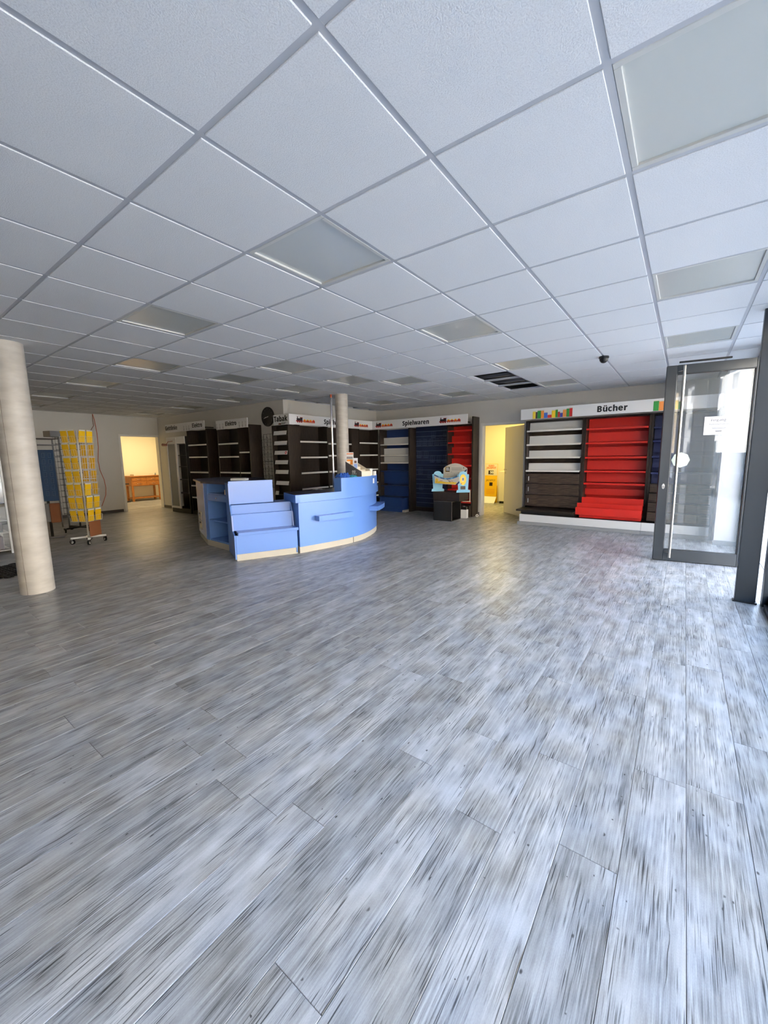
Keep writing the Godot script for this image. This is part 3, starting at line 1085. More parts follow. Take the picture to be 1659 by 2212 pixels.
	add_bar(st, Vector3(0, 0, -0.02 * nz - 0.165 * nz), Vector3(0, 0, -0.173 * nz), 0.009, 12)
	part(dr, "knob", st.commit(), M.chrome)
	# drawer handles and pale skirting board on the next face
	var d2 := (A2 - A1).normalized()
	var f2 := Basis(Vector3(d2.x, 0, d2.y), Vector3.UP, Vector3(d2.x, 0, d2.y).cross(Vector3.UP))
	var out2 := 1.0 if f2.z.z > 0 else -1.0
	for yy in [0.30, 0.46]:
		part(k2, "handle", box_mesh(Vector3(0.10, 0.014, 0.03), 0.003), M.plastic_black, Vector3(A1.x, yy, A1.y) - o + f2 * Vector3(0.62, 0, out2 * 0.015), f2)
		part(k2, "drawer_front", box_mesh(Vector3(0.30, 0.145, 0.008), 0.001), M.paper_cream, Vector3(A1.x, yy - 0.04, A1.y) - o + f2 * Vector3(0.62, 0, out2 * 0.004), f2)
	# 3. curved sales counter
	var base := catmull([Vector2(-4.449, -3.894), Vector2(-4.385, -4.192), Vector2(-4.325, -4.5), Vector2(-4.285, -4.83), Vector2(-4.315, -5.2), Vector2(-4.460, -5.63), Vector2(-4.653, -6.0), Vector2(-4.95, -6.36), Vector2(-5.32, -6.66)], 10)
	var inw := -1.0
	if offset_curve(base, 0.1)[20].x < base[20].x:
		inw = 1.0
	var at := Vector3(-4.6, 0, -5.1)
	var c := thing("curved_counter", "light blue curved sales counter with a raised front and grey plinth", "counter", at)
	var fix := func(cv: Array, depth: float) -> Array:
		# the straight end lies against the stepped display
		var out: Array = cv.duplicate()
		for q in 6:
			var w := 1.0 - q / 6.0
			out[q] = (out[q] as Vector2).lerp(base[q] + Vector2(-0.9055, -0.4243) * depth, w)
		return out
	part(c, "plinth", ribbon_mesh(offset_curve(base, 0.008 * inw), fix.call(offset_curve(base, 0.5 * inw), 0.5), 0.0, 0.095, at), lino)
	part(c, "body", ribbon_mesh(base, fix.call(offset_curve(base, 0.52 * inw), 0.52), 0.095, 0.745, at), bl)
	st = begin()
	var jp: Vector2 = offset_curve(base, 0.006 * inw)[32]
	add_box(st, Vector3(jp.x, 0.047, jp.y) - at, Vector3(0.008, 0.094, 0.004))
	part(c, "plinth_joint", st.commit(), M.baseboard)
	var outer := offset_curve(base, -0.035 * inw)
	var inner: Array = fix.call(offset_curve(base, 0.58 * inw), 0.58)
	# the top runs a little past the end of the body
	var past := Vector2(-0.4243, 0.9055) * 0.055
	var band_o := [outer[0] + past] + outer
	var band_i := offset_curve(base, 0.02 * inw)
	band_i = [band_i[0] + past] + band_i
	part(c, "band", ribbon_mesh(band_o, band_i, 0.752, 0.866, at), bl)
	part(c, "end_band", ribbon_mesh([band_i[0], inner[0] + past], [band_i[0] - past * 0.3, inner[0] + past * 0.7], 0.752, 0.866, at), bl)
	var wt := part(c, "worktop", ribbon_mesh([band_i[0] - past * 0.3] + band_i.slice(1), [inner[0] + past * 0.7] + inner, 0.80, 0.866, at), M.worktop)
	wt.set_meta("label", "dark blue worktop")
	# raised front: curved outside, straight inside
	var ro := sub_curve(outer, -4.60, -5.93)
	var ri := []
	for k in ro.size():
		ri.append(Vector2(-4.36, -4.56).lerp(Vector2(-4.88, -5.95), k / (ro.size() - 1.0)))
	part(c, "raised_front", ribbon_mesh(ro, ri, 0.866, 1.073, at), bl)
	# bag shelves
	for q in [[-4.13, -4.80, 0.115], [-5.44, -6.14, 0.16]]:
		var sc := sub_curve(base, q[0], q[1])
		part(c, "bag_shelf", ribbon_mesh(offset_curve(sc, -q[2] * inw), offset_curve(sc, -0.001 * inw), 0.458, 0.535, at), bl)
	# small label on the raised front
	var lo := sub_curve(outer, -5.60, -5.72)
	part(c, "paper_label", ribbon_mesh(offset_curve(lo, -0.0015 * inw), lo, 0.925, 1.015, at), M.paper_white)
	# things on the counters
	var lb := thing("leaflet_box", "grey card box of leaflets with a slanted open top on the counter", "leaflet box", Vector3(-4.60, 1.0735, -5.10))
	var grey := mat("card_grey", Color(0.33, 0.33, 0.34), 0.6)
	for zz in [0.0, -0.246]:
		st = begin()
		add_plate(st, PackedVector2Array([Vector2(0, 0), Vector2(0.35, 0), Vector2(0.35, 0.085), Vector2(0.30, 0.105), Vector2(0.0, 0.25)]), zz - 0.004, 0.004)
		part(lb, "side", st.commit(), grey if zz == 0.0 else M.paper_cream)
	lbox(lb, "front", Vector3(0.346, 0, -0.246), Vector3(0.35, 0.085, -0.004), M.paper_cream, 0.001)
	lbox(lb, "back", Vector3(0.0, 0, -0.246), Vector3(0.004, 0.25, -0.004), M.paper_cream, 0.001)
	lbox(lb, "bottom", Vector3(0.004, 0, -0.246), Vector3(0.346, 0.004, -0.004), M.paper_cream, 0.0)
	for q in [0.12, 0.23]:
		lbox(lb, "divider", Vector3(q, 0.004, -0.246), Vector3(q + 0.003, 0.21 - q * 0.45, -0.004), M.paper_cream, 0.0)
	var wh: Material = M.paper_white
	lettering(lb, "logo", "op", 0.075, wh, Vector3(0.185, 0.085, 0.0005), Basis.IDENTITY)
	lettering(lb, "wordmark", "Artist", 0.105, wh, Vector3(0.195, 0.045, 0.0005), Basis.IDENTITY, false)
	var lf := thing("leaflet", "white and orange leaflet standing tall in the grey leaflet box", "leaflet", Vector3(-4.585, 1.08, -5.19), 0.55)
	var tilt := Basis(Vector3.RIGHT, -0.16)
	st = begin()
	add_plate(st, rect(-0.062, 0.0, 0.062, 0.40), -0.001, 0.002, lin(0.93, 0.92, 0.90))
	add_plate(st, rect(-0.056, 0.365, 0.056, 0.382), 0.001, 0.0005, lin(0.85, 0.48, 0.30))
	add_plate(st, rect(-0.05, 0.19, 0.05, 0.275), 0.001, 0.0005, lin(0.92, 0.58, 0.22))
	for q in 4:
		add_plate(st, rect(-0.05 + q * 0.026, 0.29, -0.035 + q * 0.026, 0.325), 0.001, 0.0005, lin(0.35 - 0.05 * q, 0.25, 0.3))
	part(lf, "sheet", st.commit(), M.print, Vector3.ZERO, tilt)
	var lf2 := thing("leaflet", "narrow white and blue leaflet leaning in the grey leaflet box", "leaflet", Vector3(-4.46, 1.08, -5.19), 0.55)
	st = begin()
	add_plate(st, rect(-0.04, 0.0, 0.04, 0.30), -0.001, 0.002, lin(0.92, 0.92, 0.93))
	add_plate(st, rect(-0.025, 0.13, 0.03, 0.20), 0.001, 0.0005, lin(0.52, 0.62, 0.85))
	add_plate(st, rect(-0.02, 0.215, 0.02, 0.255), 0.001, 0.0005, lin(0.35, 0.25, 0.22))
	part(lf2, "sheet", st.commit(), M.print, Vector3.ZERO, tilt)
	var bx := thing("till_roll", "small white paper roll and box behind the grey leaflet box", "paper roll", Vector3(-4.34, 1.074, -5.47))
	lbox(bx, "box", Vector3(-0.10, 0, -0.02), Vector3(0.02, 0.12, 0.06), M.plastic_white, 0.006)
	st = begin()
	add_bar(st, Vector3(0.045, 0, -0.03), Vector3(0.045, 0.075, -0.03), 0.032, 20)
	part(bx, "roll", st.commit(), M.plastic_white)
	# crumpled cloth
	var cl := thing("cleaning_cloth", "crumpled blue and teal cleaning cloth on the raised counter front", "cloth", Vector3(-4.40, 1.0735, -4.90))
	for q in [[Vector3(-0.03, 0, 0.05), 0.12, 0.085, Color(0.08, 0.28, 0.62), 61], [Vector3(0.04, 0, -0.06), 0.10, 0.035, Color(0.16, 0.52, 0.58), 62]]:
		st = begin()
		var nn := FastNoiseLite.new()
		nn.seed = q[4]
		nn.frequency = 7.0
		var gr := []
		for a in 17:
			var row := []
			for b in 17:
				var x: float = (a / 8.0 - 1.0)
				var zz: float = (b / 8.0 - 1.0)
				var rr := clampf(1.0 - (x * x + zz * zz), 0.0, 1.0)
				row.append(q[0] + Vector3(x * q[1] * (1.0 + 0.2 * nn.get_noise_2d(x, 5.0)), q[2] * sqrt(rr) * (0.62 + 0.9 * nn.get_noise_2d(x * 0.5, zz * 0.5)) + 0.001, zz * q[1] * 1.1))
			gr.append(row)
		for a in 16:
			for b in 16:
				var n: Vector3 = (gr[a + 1][b] - gr[a][b]).cross(gr[a][b + 1] - gr[a][b])
				if n.length() < 1e-12:
					continue
				n = n.normalized() * (1.0 if n.y > 0 else -1.0)
				poly(st, [gr[a][b], gr[a + 1][b], gr[a + 1][b + 1], gr[a][b + 1]], n)
		part(cl, "fold", st.commit(), mat("cloth_%d" % q[4], q[3], 0.9))
	var pp := thing("paper_scrap", "crumpled white paper lying on the low worktop of the curved counter", "paper", Vector3(-4.80, 0.867, -4.66), 0.4)
	st = begin()
	for a in 5:
		poly(st, [Vector3(-0.10 + a * 0.04, 0.012 * (a % 2), -0.07), Vector3(-0.06 + a * 0.04, 0.012 * ((a + 1) % 2), -0.07), Vector3(-0.06 + a * 0.04, 0.012 * ((a + 1) % 2) + 0.004, 0.07), Vector3(-0.10 + a * 0.04, 0.012 * (a % 2) + 0.004, 0.07)], Vector3.UP)
	part(pp, "sheet", st.commit(), M.paper_white)
	var pad := thing("note_pad", "thick white note pad lying on the island cupboard worktop", "note pad", Vector3(-5.86, 1.0455, -3.90), 0.55)
	lbox(pad, "block", Vector3(-0.12, 0, -0.08), Vector3(0.12, 0.028, 0.08), M.paper_white, 0.003)
	lbox(pad, "cover", Vector3(-0.12, 0.028, -0.08), Vector3(0.08, 0.034, 0.07), M.paper_cream, 0.002)
	for k in 4:
		var cd := thing("paper_strip", "short white paper strip standing in the upper niche of the island cupboard", "paper strip", Vector3(B.x - 0.06 - 0.018 * k, 0.8605, B.y - 0.03), 0.1, "paper strips in the cupboard niche")
		lbox(cd, "strip", Vector3(-0.005, 0, -0.002), Vector3(0.005, 0.075, 0.002), M.paper_cream, 0.0)

# ---------------------------------------------------------------- shop signs
func train_mesh() -> ArrayMesh:
	var st := begin()
	var black := lin(0.05, 0.045, 0.05)
	var red := lin(0.62, 0.10, 0.07)
	var org := lin(0.82, 0.35, 0.10)
	var yel := lin(0.90, 0.72, 0.15)
	var d := 0.0012
	add_plate(st, rect(0.0, 0.022, 0.17, 0.045), 0, d, black)
	add_plate(st, rect(0.01, 0.045, 0.10, 0.085), 0, d * 1.1, black)
	add_plate(st, rect(0.10, 0.045, 0.165, 0.098), 0, d * 1.2, black)
	add_plate(st, rect(0.092, 0.098, 0.173, 0.108), 0, d, red)
	add_plate(st, rect(0.022, 0.085, 0.042, 0.116), 0, d, black)
	add_plate(st, rect(0.016, 0.112, 0.048, 0.120), 0, d, red)
	add_plate(st, PackedVector2Array([Vector2(-0.012, 0.018), Vector2(0.02, 0.018), Vector2(0.012, 0.046), Vector2(0.0, 0.046)]), 0, d, red)
	for x in [0.035, 0.088, 0.14]:
		add_plate(st, disc(x, 0.02, 0.022), 0, d * 1.5, red)
		add_plate(st, disc(x, 0.02, 0.009), 0, d * 1.9, black)
	for k in 4:
		var x := 0.185 + k * 0.083
		add_plate(st, rect(x, 0.022, x + 0.075, 0.052), 0, d, org if k % 2 == 0 else red)
		add_plate(st, rect(x - 0.01, 0.026, x + 0.002, 0.034), 0, d, black)
		add_plate(st, disc(x + 0.037, 0.055, 0.028, 12, 0.02), 0, d * 0.8, yel if k < 3 else org)
		for q in [0.017, 0.058]:
			add_plate(st, disc(x + q, 0.017, 0.014), 0, d * 1.5, red)
			add_plate(st, disc(x + q, 0.017, 0.005), 0, d * 1.9, yel)
	return st.commit()

func books_mesh(n: int) -> ArrayMesh:
	var st := begin()
	var list := [[0.055, 0.135, 0.86, 0.76, 0.24], [0.032, 0.125, 0.22, 0.10, 0.20], [0.065, 0.145, 0.14, 0.52, 0.22], [0.055, 0.14, 0.88, 0.55, 0.22], [0.065, 0.10, 0.22, 0.42, 0.78], [0.072, 0.055, 0.72, 0.14, 0.14], [0.065, 0.13, 0.90, 0.78, 0.18], [0.042, 0.14, 0.16, 0.50, 0.20], [0.038, 0.10, 0.70, 0.16, 0.16], [0.048, 0.075, 0.16, 0.20, 0.55], [0.060, 0.13, 0.85, 0.56, 0.26], [0.050, 0.145, 0.16, 0.48, 0.20], [0.052, 0.15, 0.66, 0.13, 0.13]]
	if n == 1:
		list = [[0.075, 0.155, 0.14, 0.52, 0.22], [0.07, 0.145, 0.88, 0.55, 0.28], [0.075, 0.11, 0.28, 0.48, 0.80], [0.06, 0.13, 0.70, 0.16, 0.16], [0.05, 0.14, 0.86, 0.76, 0.24], [0.06, 0.12, 0.16, 0.50, 0.20]]
	var x := 0.0
	for b in list:
		var c := lin(b[2], b[3], b[4])
		add_plate(st, rect(x, 0.0, x + b[0], b[1]), 0.0, 0.0012, c)
		add_plate(st, PackedVector2Array([Vector2(x, b[1]), Vector2(x + b[0], b[1]), Vector2(x + b[0] + 0.008, b[1] + 0.016), Vector2(x + 0.008, b[1] + 0.016)]), 0.0, 0.001, lin(0.87, 0.85, 0.80))
		add_plate(st, rect(x + b[0] * 0.12, 0.02, x + b[0] * 0.16, b[1] - 0.015), 0.0, 0.0014, lin(b[2] * 0.7, b[3] * 0.7, b[4] * 0.7))
		x += b[0] + 0.001
	return st.commit()

func plug_mesh() -> ArrayMesh:
	var st := begin()
	add_plate(st, disc(0.0, 0.10, 0.026), 0, 0.001, lin(0.80, 0.80, 0.80))
	add_plate(st, rect(-0.018, 0.05, 0.018, 0.10), 0, 0.0012, lin(0.80, 0.80, 0.80))
	add_plate(st, rect(-0.010, 0.03, 0.010, 0.05), 0, 0.0012, lin(0.40, 0.40, 0.40))
	add_plate(st, rect(-0.006, 0.0, 0.006, 0.03), 0, 0.0012, lin(0.08, 0.08, 0.08))
	return st.commit()

# a sign board from a to b along the wall, face towards f, with arms back to what carries it
func sign_board(label: String, a: Vector3, b: Vector3, f: Vector3, h: float, back: float) -> Node3D:
	var mid := (a + b) / 2.0
	var s := thing("shop_sign", label, "sign", mid, atan2(f.x, f.z))
	var l := (b - a).length()
	lbox(s, "board", Vector3(-l / 2, 0, -0.018), Vector3(l / 2, h, 0.0), M.sign_white, 0.002)
	for q in [-l / 2 + 0.12, l / 2 - 0.12]:
		lbox(s, "bracket", Vector3(q - 0.012, h * 0.2, -back), Vector3(q + 0.012, h * 0.34, -0.018), M.black_laminate, 0.001)
	return s

# upright panel, shelf and price rail helpers in world axes
func shelf_z(t: Node3D, x0: float, x1: float, y: float, zb: float, zf: float, m: Material, rail: Material = null, th := 0.018) -> void:
	var s := wbox(t, "shelf", Vector3(x0, y - th, zb), Vector3(x1, y, zf), m, 0.001)
	if rail:
		part(s, "price_rail", box_mesh(Vector3(x1 - x0 - 0.004, 0.032, 0.006), 0.0015), rail, Vector3(0, -0.008, (zf - zb) / 2 + 0.003))

func shelf_x(t: Node3D, z0: float, z1: float, y: float, xb: float, xf: float, m: Material, rail: Material = null, th := 0.018) -> void:
	var s := wbox(t, "shelf", Vector3(xb, y - th, z0), Vector3(xf, y, z1), m, 0.001)
	if rail:
		part(s, "price_rail", box_mesh(Vector3(0.006, 0.034, z1 - z0 - 0.004), 0.0015), rail, Vector3((xf - xb) / 2 + 0.003, -0.008, 0))

func build_toy_corner() -> void:
	var wg: Material = M.wenge
	var rail: Material = M.rail_white
	# tobacco shelf on the corner
	var t := thing("tobacco_shelf", "narrow black tobacco shelf with seven white label strips at the wall corner", "shelf unit", Vector3(-6.69, 0, -5.56))
	wbox(t, "carcass", Vector3(-6.93, 0, -5.60), Vector3(-6.46, 2.06, -5.56), M.black_laminate, 0.002)
	wbox(t, "side_panel", Vector3(-6.46, 0, -5.76), Vector3(-6.44, 2.06, -5.455), wg, 0.002)
	wbox(t, "side_panel", Vector3(-6.95, 0, -5.60), Vector3(-6.93, 2.06, -5.455), wg, 0.002)
	wbox(t, "top_board", Vector3(-6.93, 2.04, -5.60), Vector3(-6.46, 2.06, -5.455), M.black_laminate, 0.001)
	wbox(t, "base_board", Vector3(-6.93, 0.0, -5.56), Vector3(-6.46, 0.08, -5.455), M.black_laminate, 0.001)
	var ys := [1.905, 1.70, 1.505, 1.31, 1.11, 0.88, 0.668]
	for k in 7:
		wbox(t, "shelf", Vector3(-6.93, ys[k] - 0.045, -5.56), Vector3(-6.46, ys[k] - 0.035, -5.47), M.black_laminate, 0.001)
		var lb := part(t, "label_strip", box_mesh(Vector3(0.40 if k < 6 else 0.10, 0.082, 0.004), 0.001), M.shelf_white, Vector3(-6.685 if k < 6 else -6.87, ys[k], -5.452) - t.position, Basis(Vector3.RIGHT, -0.25))
		if k == 2:
			var st := begin()
			add_plate(st, disc(0.155, 0.0, 0.03, 18), 0.002, 0.001, lin(0.75, 0.10, 0.08))
			add_plate(st, disc(0.155, 0.0, 0.014, 14), 0.003, 0.0006, lin(0.9, 0.88, 0.85))
			part(lb, "red_emblem", st.commit(), M.print)
	# three bays of dark shelves along the side wall
	var bays := [[-5.78, -6.58, [1.745, 1.415, 1.085, 0.747, 0.40], "dark shelf bay with white shelf edges between tobacco shelf and concrete column"], [-6.61, -7.41, [1.713, 1.446, 1.084, 0.752, 0.40], "dark shelf bay half hidden behind the concrete column"], [-7.70, -8.44, [1.749, 1.449, 1.083, 0.741, 0.40], "dark shelf bay with white shelf edges in the toy corner"]]
	for b in bays:
		var u := thing("dark_shelf_unit", b[3], "shelf unit", Vector3(-6.6, 0, (b[0] + b[1]) / 2), 0.0, "dark shelf bays along the side wall")
		wbox(u, "back_panel", Vector3(XB + 0.002, 0, b[1]), Vector3(XB + 0.02, 2.08, b[0]), wg, 0.0)
		wbox(u, "side_panel", Vector3(XB + 0.002, 0, b[0] - 0.0), Vector3(-6.452, 2.08, b[0] + 0.018), wg, 0.001)
		wbox(u, "side_panel", Vector3(XB + 0.002, 0, b[1] - 0.012), Vector3(-6.452, 2.08, b[1] + 0.006), wg, 0.001)
		for y in b[2]:
			shelf_x(u, b[1] + 0.008, b[0] - 0.002, y, XB + 0.02, -6.46, wg, rail)
		wbox(u, "plinth", Vector3(XB + 0.02, 0, b[1] + 0.008), Vector3(-6.48, 0.10, b[0] - 0.002), M.black_laminate, 0.001)
	var fp := thing("filler_panel", "plain dark filler panel between two dark shelf bays in the toy corner", "panel", Vector3(-6.48, 0, -7.555))
	lbox(fp, "board", Vector3(-0.265, 0, -0.125), Vector3(0.02, 2.08, 0.125), wg, 0.002)
	# signs of the toy corner
	var tb := sign_board("short white sign reading Tabak above the tobacco shelf", Vector3(-6.81, 2.058, -5.40), Vector3(-6.352, 2.058, -5.40), Vector3(0, 0, 1), 0.205, 0.05)
	lettering(tb, "lettering", "Tabak", 0.41, M.ink_black, Vector3(-0.005, 0.118, 0.0), Basis.IDENTITY)
	var st := begin()
	add_plate(st, PackedVector2Array([Vector2(-0.08, 0.01), Vector2(0.0, 0.004), Vector2(0.01, 0.03), Vector2(-0.06, 0.035)]), 0, 0.001, lin(0.45, 0.22, 0.10))
	for k in 4:
		add_plate(st, PackedVector2Array([Vector2(0.0 + k * 0.035, 0.008), Vector2(0.05 + k * 0.035, 0.038), Vector2(0.045 + k * 0.035, 0.046), Vector2(-0.005 + k * 0.035, 0.016)]), 0, 0.0013, lin(0.10, 0.07, 0.06))
	part(tb, "cigar_print", st.commit(), M.print)
	var sl := sign_board("long white toy sign with train prints on the side wall behind the column", Vector3(-6.33, 2.058, -5.402), Vector3(-6.33, 2.058, -8.058), Vector3(1, 0, 0), 0.205, 0.11)
	var sb := sign_board("long white sign reading Spielwaren with toy trains on the back wall", Vector3(-6.33, 2.058, -8.06), Vector3(-3.76, 2.058, -8.06), Vector3(0, 0, 1), 0.205, 0.38)
	var tm := train_mesh()
	var zm := (-5.402 - 8.058) / 2
	for z in [-5.59, -7.375]:
		part(sl, "train_print", tm, M.print, Vector3(-(z - zm), 0.045, 0.0))
	lettering(sl, "lettering", "Spielwaren", 0.715, M.ink_black, Vector3(-(-6.73 - zm), 0.10, 0.0))
	var xm := (-6.33 - 3.76) / 2
	for x in [-6.22, -4.43]:
		part(sb, "train_print", tm, M.print, Vector3(x - xm, 0.045, 0.0))
	lettering(sb, "lettering", "Spielwaren", 0.715, M.ink_black, Vector3(-5.06 - xm, 0.10, 0.0))

func build_back_shelves() -> void:
	var wg: Material = M.wenge
	var zb := ZB + 0.002
	# blue and white shelf
	var a := thing("blue_shelf_unit", "blue shelf unit with white upper shelves in the corner of the toy section", "shelf unit", Vector3(-5.95, 0, -8.6))
	wbox(a, "side_panel", Vector3(-6.41, 0, zb), Vector3(-6.385, 2.08, -8.45), wg, 0.001)
	wbox(a, "side_panel", Vector3(-5.515, 0, zb), Vector3(-5.49, 2.08, -8.45), wg, 0.001)
	wbox(a, "back_panel", Vector3(-6.385, 0, zb), Vector3(-5.515, 2.08, zb + 0.018), M.blue_toy, 0.0)
	for y in [1.705, 1.432, 1.243]:
		shelf_z(a, -6.383, -5.517, y, zb + 0.02, -8.45, M.shelf_white, M.rail_white)
		wbox(a, "back_plate", Vector3(-6.383, y + 0.004, -8.62), Vector3(-5.517, y + (0.165 if y > 1.3 else 0.15), -8.612), M.shelf_white, 0.001)
	for y in [1.02, 0.64]:
		shelf_z(a, -6.383, -5.517, y, zb + 0.02, -8.45, M.blue_toy)
		wbox(a, "back_plate", Vector3(-6.383, y - 0.33, -8.60), Vector3(-5.517, y - 0.02, -8.592), M.blue_toy, 0.001)
	wbox(a, "step_top", Vector3(-6.383, 0.345, -8.62), Vector3(-5.517, 0.365, -8.26), M.blue_toy, 0.002)
	wbox(a, "step_front", Vector3(-6.27, 0.10, -8.285), Vector3(-5.62, 0.345, -8.267), M.blue_toy, 0.002)
	wbox(a, "step_side", Vector3(-5.62, 0.0, -8.60), Vector3(-5.60, 0.345, -8.26), M.blue_toy, 0.002)
	wbox(a, "step_side", Vector3(-6.29, 0.0, -8.60), Vector3(-6.27, 0.345, -8.26), M.blue_toy, 0.002)
	wbox(a, "base", Vector3(-6.27, 0.0, -8.62), Vector3(-5.62, 0.10, -8.262), M.blue_toy, 0.002)
	wbox(a, "base_edge", Vector3(-5.598, 0.0, -8.62), Vector3(-5.517, 0.05, -8.28), M.plinth_lino, 0.002)
	# slat wall
	var s := thing("slat_wall", "navy slatted wall panel with small wire pockets between blue and red shelves", "slat wall", Vector3(-4.97, 0, -8.7))
	wbox(s, "side_panel", Vector3(-5.488, 0, zb), Vector3(-5.465, 2.08, -8.45), wg, 0.001)
	wbox(s, "back_panel", Vector3(-5.463, 0, zb), Vector3(-4.455, 2.08, zb + 0.02), M.wire_black, 0.0)
	var y0 := 0.10
	while y0 < 2.02:
		wbox(s, "slat", Vector3(-5.463, y0 + 0.006, zb + 0.02), Vector3(-4.455, y0 + 0.112, zb + 0.045), M.slat_navy, 0.002)
		wbox(s, "slat_rail", Vector3(-5.463, y0 + 0.113, zb + 0.02), Vector3(-4.455, y0 + 0.121, zb + 0.040), M.wire_clear, 0.001)
		y0 += 0.118
	wbox(s, "base", Vector3(-5.463, 0, zb + 0.02), Vector3(-4.455, 0.10, zb + 0.05), wg, 0.001)
	var proto: Node3D = null
	for q in [[-5.36, 1.80, 0], [-5.20, 1.80, 0], [-5.03, 1.80, 0], [-4.86, 1.80, 0], [-4.70, 1.80, 0], [-4.58, 1.80, 0], [-5.36, 1.50, 0], [-5.16, 1.50, 0], [-4.98, 1.39, 0], [-4.80, 1.39, 0], [-4.64, 1.39, 0], [-5.32, 1.10, 0], [-5.06, 1.00, 0], [-5.30, 0.70, 0], [-4.95, 1.98, 0], [-4.62, 2.0, 0]]:
		var at := Vector3(q[0], q[1], zb + 0.047)
		if proto == null:
			proto = thing("wire_pocket", "small empty wire pocket hooked on the navy slat wall", "wire pocket", at, 0.0, "wire pockets on the slat wall")
			var st := begin()
			for x in [-0.05, 0.0, 0.05]:
				add_path(st, [Vector3(x, 0.0, 0.0), Vector3(x, -0.15, 0.004), Vector3(x, -0.155, 0.035), Vector3(x, -0.10, 0.05)], 0.0018, 5)
			for p in [[Vector3(-0.05, 0, 0), Vector3(0.05, 0, 0)], [Vector3(-0.05, -0.15, 0.004), Vector3(0.05, -0.15, 0.004)], [Vector3(-0.05, -0.10, 0.05), Vector3(0.05, -0.10, 0.05)], [Vector3(-0.05, -0.155, 0.035), Vector3(0.05, -0.155, 0.035)]]:
				add_bar(st, p[0], p[1], 0.0018, 5)
			part(proto, "wire", st.commit(), M.wire_clear)
		else:
			copy(proto, at, 0.0)
	# red shelf
	var r := thing("red_shelf_unit", "narrow red shelf unit with dark brown sides next to the store room door", "shelf unit", Vector3(-4.13, 0, -8.6))
	wbox(r, "side_panel", Vector3(-4.453, 0, zb), Vector3(-4.425, 2.08, -8.45), wg, 0.001)
	wbox(r, "side_panel", Vector3(-3.832, 0, zb), Vector3(-3.797, 2.24, -8.45), wg, 0.001)
	wbox(r, "top_board", Vector3(-4.425, 2.06, zb), Vector3(-3.832, 2.08, -8.45), wg, 0.001)
	wbox(r, "back_panel", Vector3(-4.425, 0.26, zb), Vector3(-3.832, 2.06, zb + 0.018), M.red_metal, 0.0)
	for y in [1.955, 1.69, 1.432, 1.17, 0.876, 0.617, 0.335]:
		shelf_z(r, -4.423, -3.834, y, zb + 0.02, -8.45, M.red_metal, M.red_metal, 0.012)
		if y < 1.9:
			wbox(r, "back_plate", Vector3(-4.423, y + 0.005, -8.66), Vector3(-3.834, y + 0.15, -8.652), M.red_metal, 0.001)
	wbox(r, "base", Vector3(-4.425, 0, zb), Vector3(-3.834, 0.255, -8.36), wg, 0.002)
	# cardboard cradle display
	var tr := thing("brown_tray", "dark brown wooden tray resting on the black cube under the cradle display", "tray", Vector3(-4.02, 0.425, -7.93))
	lbox(tr, "front", Vector3(-0.37, 0.001, 0.21), Vector3(0.26, 0.19, 0.225), wg, 0.002)
	lbox(tr, "back", Vector3(-0.37, 0.001, -0.225), Vector3(0.26, 0.19, -0.21), wg, 0.002)
	for x in [-0.37, 0.245]:
		lbox(tr, "end", Vector3(x, 0.001, -0.21), Vector3(x + 0.015, 0.19, 0.21), wg, 0.002)
	lbox(tr, "top", Vector3(-0.355, 0.175, -0.21), Vector3(0.245, 0.189, 0.21), wg, 0.001)
	lbox(tr, "bottom", Vector3(-0.355, 0.001, -0.21), Vector3(0.245, 0.015, 0.21), wg, 0.001)
	var cb := thing("black_cube", "black display cube with an open right side under the brown tray", "cube", Vector3(-4.11, 0, -7.84), 0.05)
	lbox(cb, "front", Vector3(-0.215, 0, 0.225), Vector3(0.215, 0.424, 0.243), M.black_laminate, 0.002)
	lbox(cb, "back", Vector3(-0.215, 0, -0.243), Vector3(0.215, 0.424, -0.225), M.black_laminate, 0.002)
	lbox(cb, "top", Vector3(-0.215, 0.406, -0.225), Vector3(0.215, 0.424, 0.225), M.black_laminate, 0.002)
	lbox(cb, "bottom", Vector3(-0.215, 0, -0.225), Vector3(0.215, 0.018, 0.225), M.black_laminate, 0.002)
	lbox(cb, "inner_wall", Vector3(-0.215, 0.018, -0.225), Vector3(-0.197, 0.406, 0.225), M.black_laminate, 0.001)
	var ed := lbox(cb, "worn_edge", Vector3(0.2135, 0.0, 0.2415), Vector3(0.2165, 0.424, 0.2445), M.edge_worn, 0.0005)
	ed.set_meta("label", "pale worn edge")
	lbox(cb, "worn_edge", Vector3(-0.215, 0.4225, 0.2415), Vector3(0.215, 0.4255, 0.2445), M.edge_worn, 0.0005)
	cradle(Vector3(-3.985, 0.6145, -7.80))
	var wb := thing("white_carton", "small upright white carton with black top beside the black cube", "carton", Vector3(-3.885, 0, -8.22), 0.08)
	lbox(wb, "carton", Vector3(-0.075, 0, -0.05), Vector3(0.075, 0.19, 0.05), M.paper_white, 0.002)
	lbox(wb, "lid", Vector3(-0.07, 0.19, -0.045), Vector3(0.06, 0.255, 0.045), M.plastic_black, 0.004)
	var st2 := begin()
	add_bar(st2, Vector3(-0.01, 0.255, 0), Vector3(-0.01, 0.272, 0), 0.028, 16)
	part(wb, "cap", st2.commit(), M.plastic_grey)
	var br := thing("shelf_bracket", "bent pale shelf bracket leaning on the lowest red shelf", "bracket", Vector3(-3.88, 0.336, -8.43))
	var stb := begin()
	add_box(stb, Vector3(0.03, 0.14, 0.0), Vector3(0.022, 0.28, 0.012), 0.002)
	add_box(stb, Vector3(-0.055, 0.012, 0.01), Vector3(0.19, 0.022, 0.012), 0.002, Basis(Vector3.BACK, 0.06))
	part(br, "bar", stb.commit(), M.paper_cream)
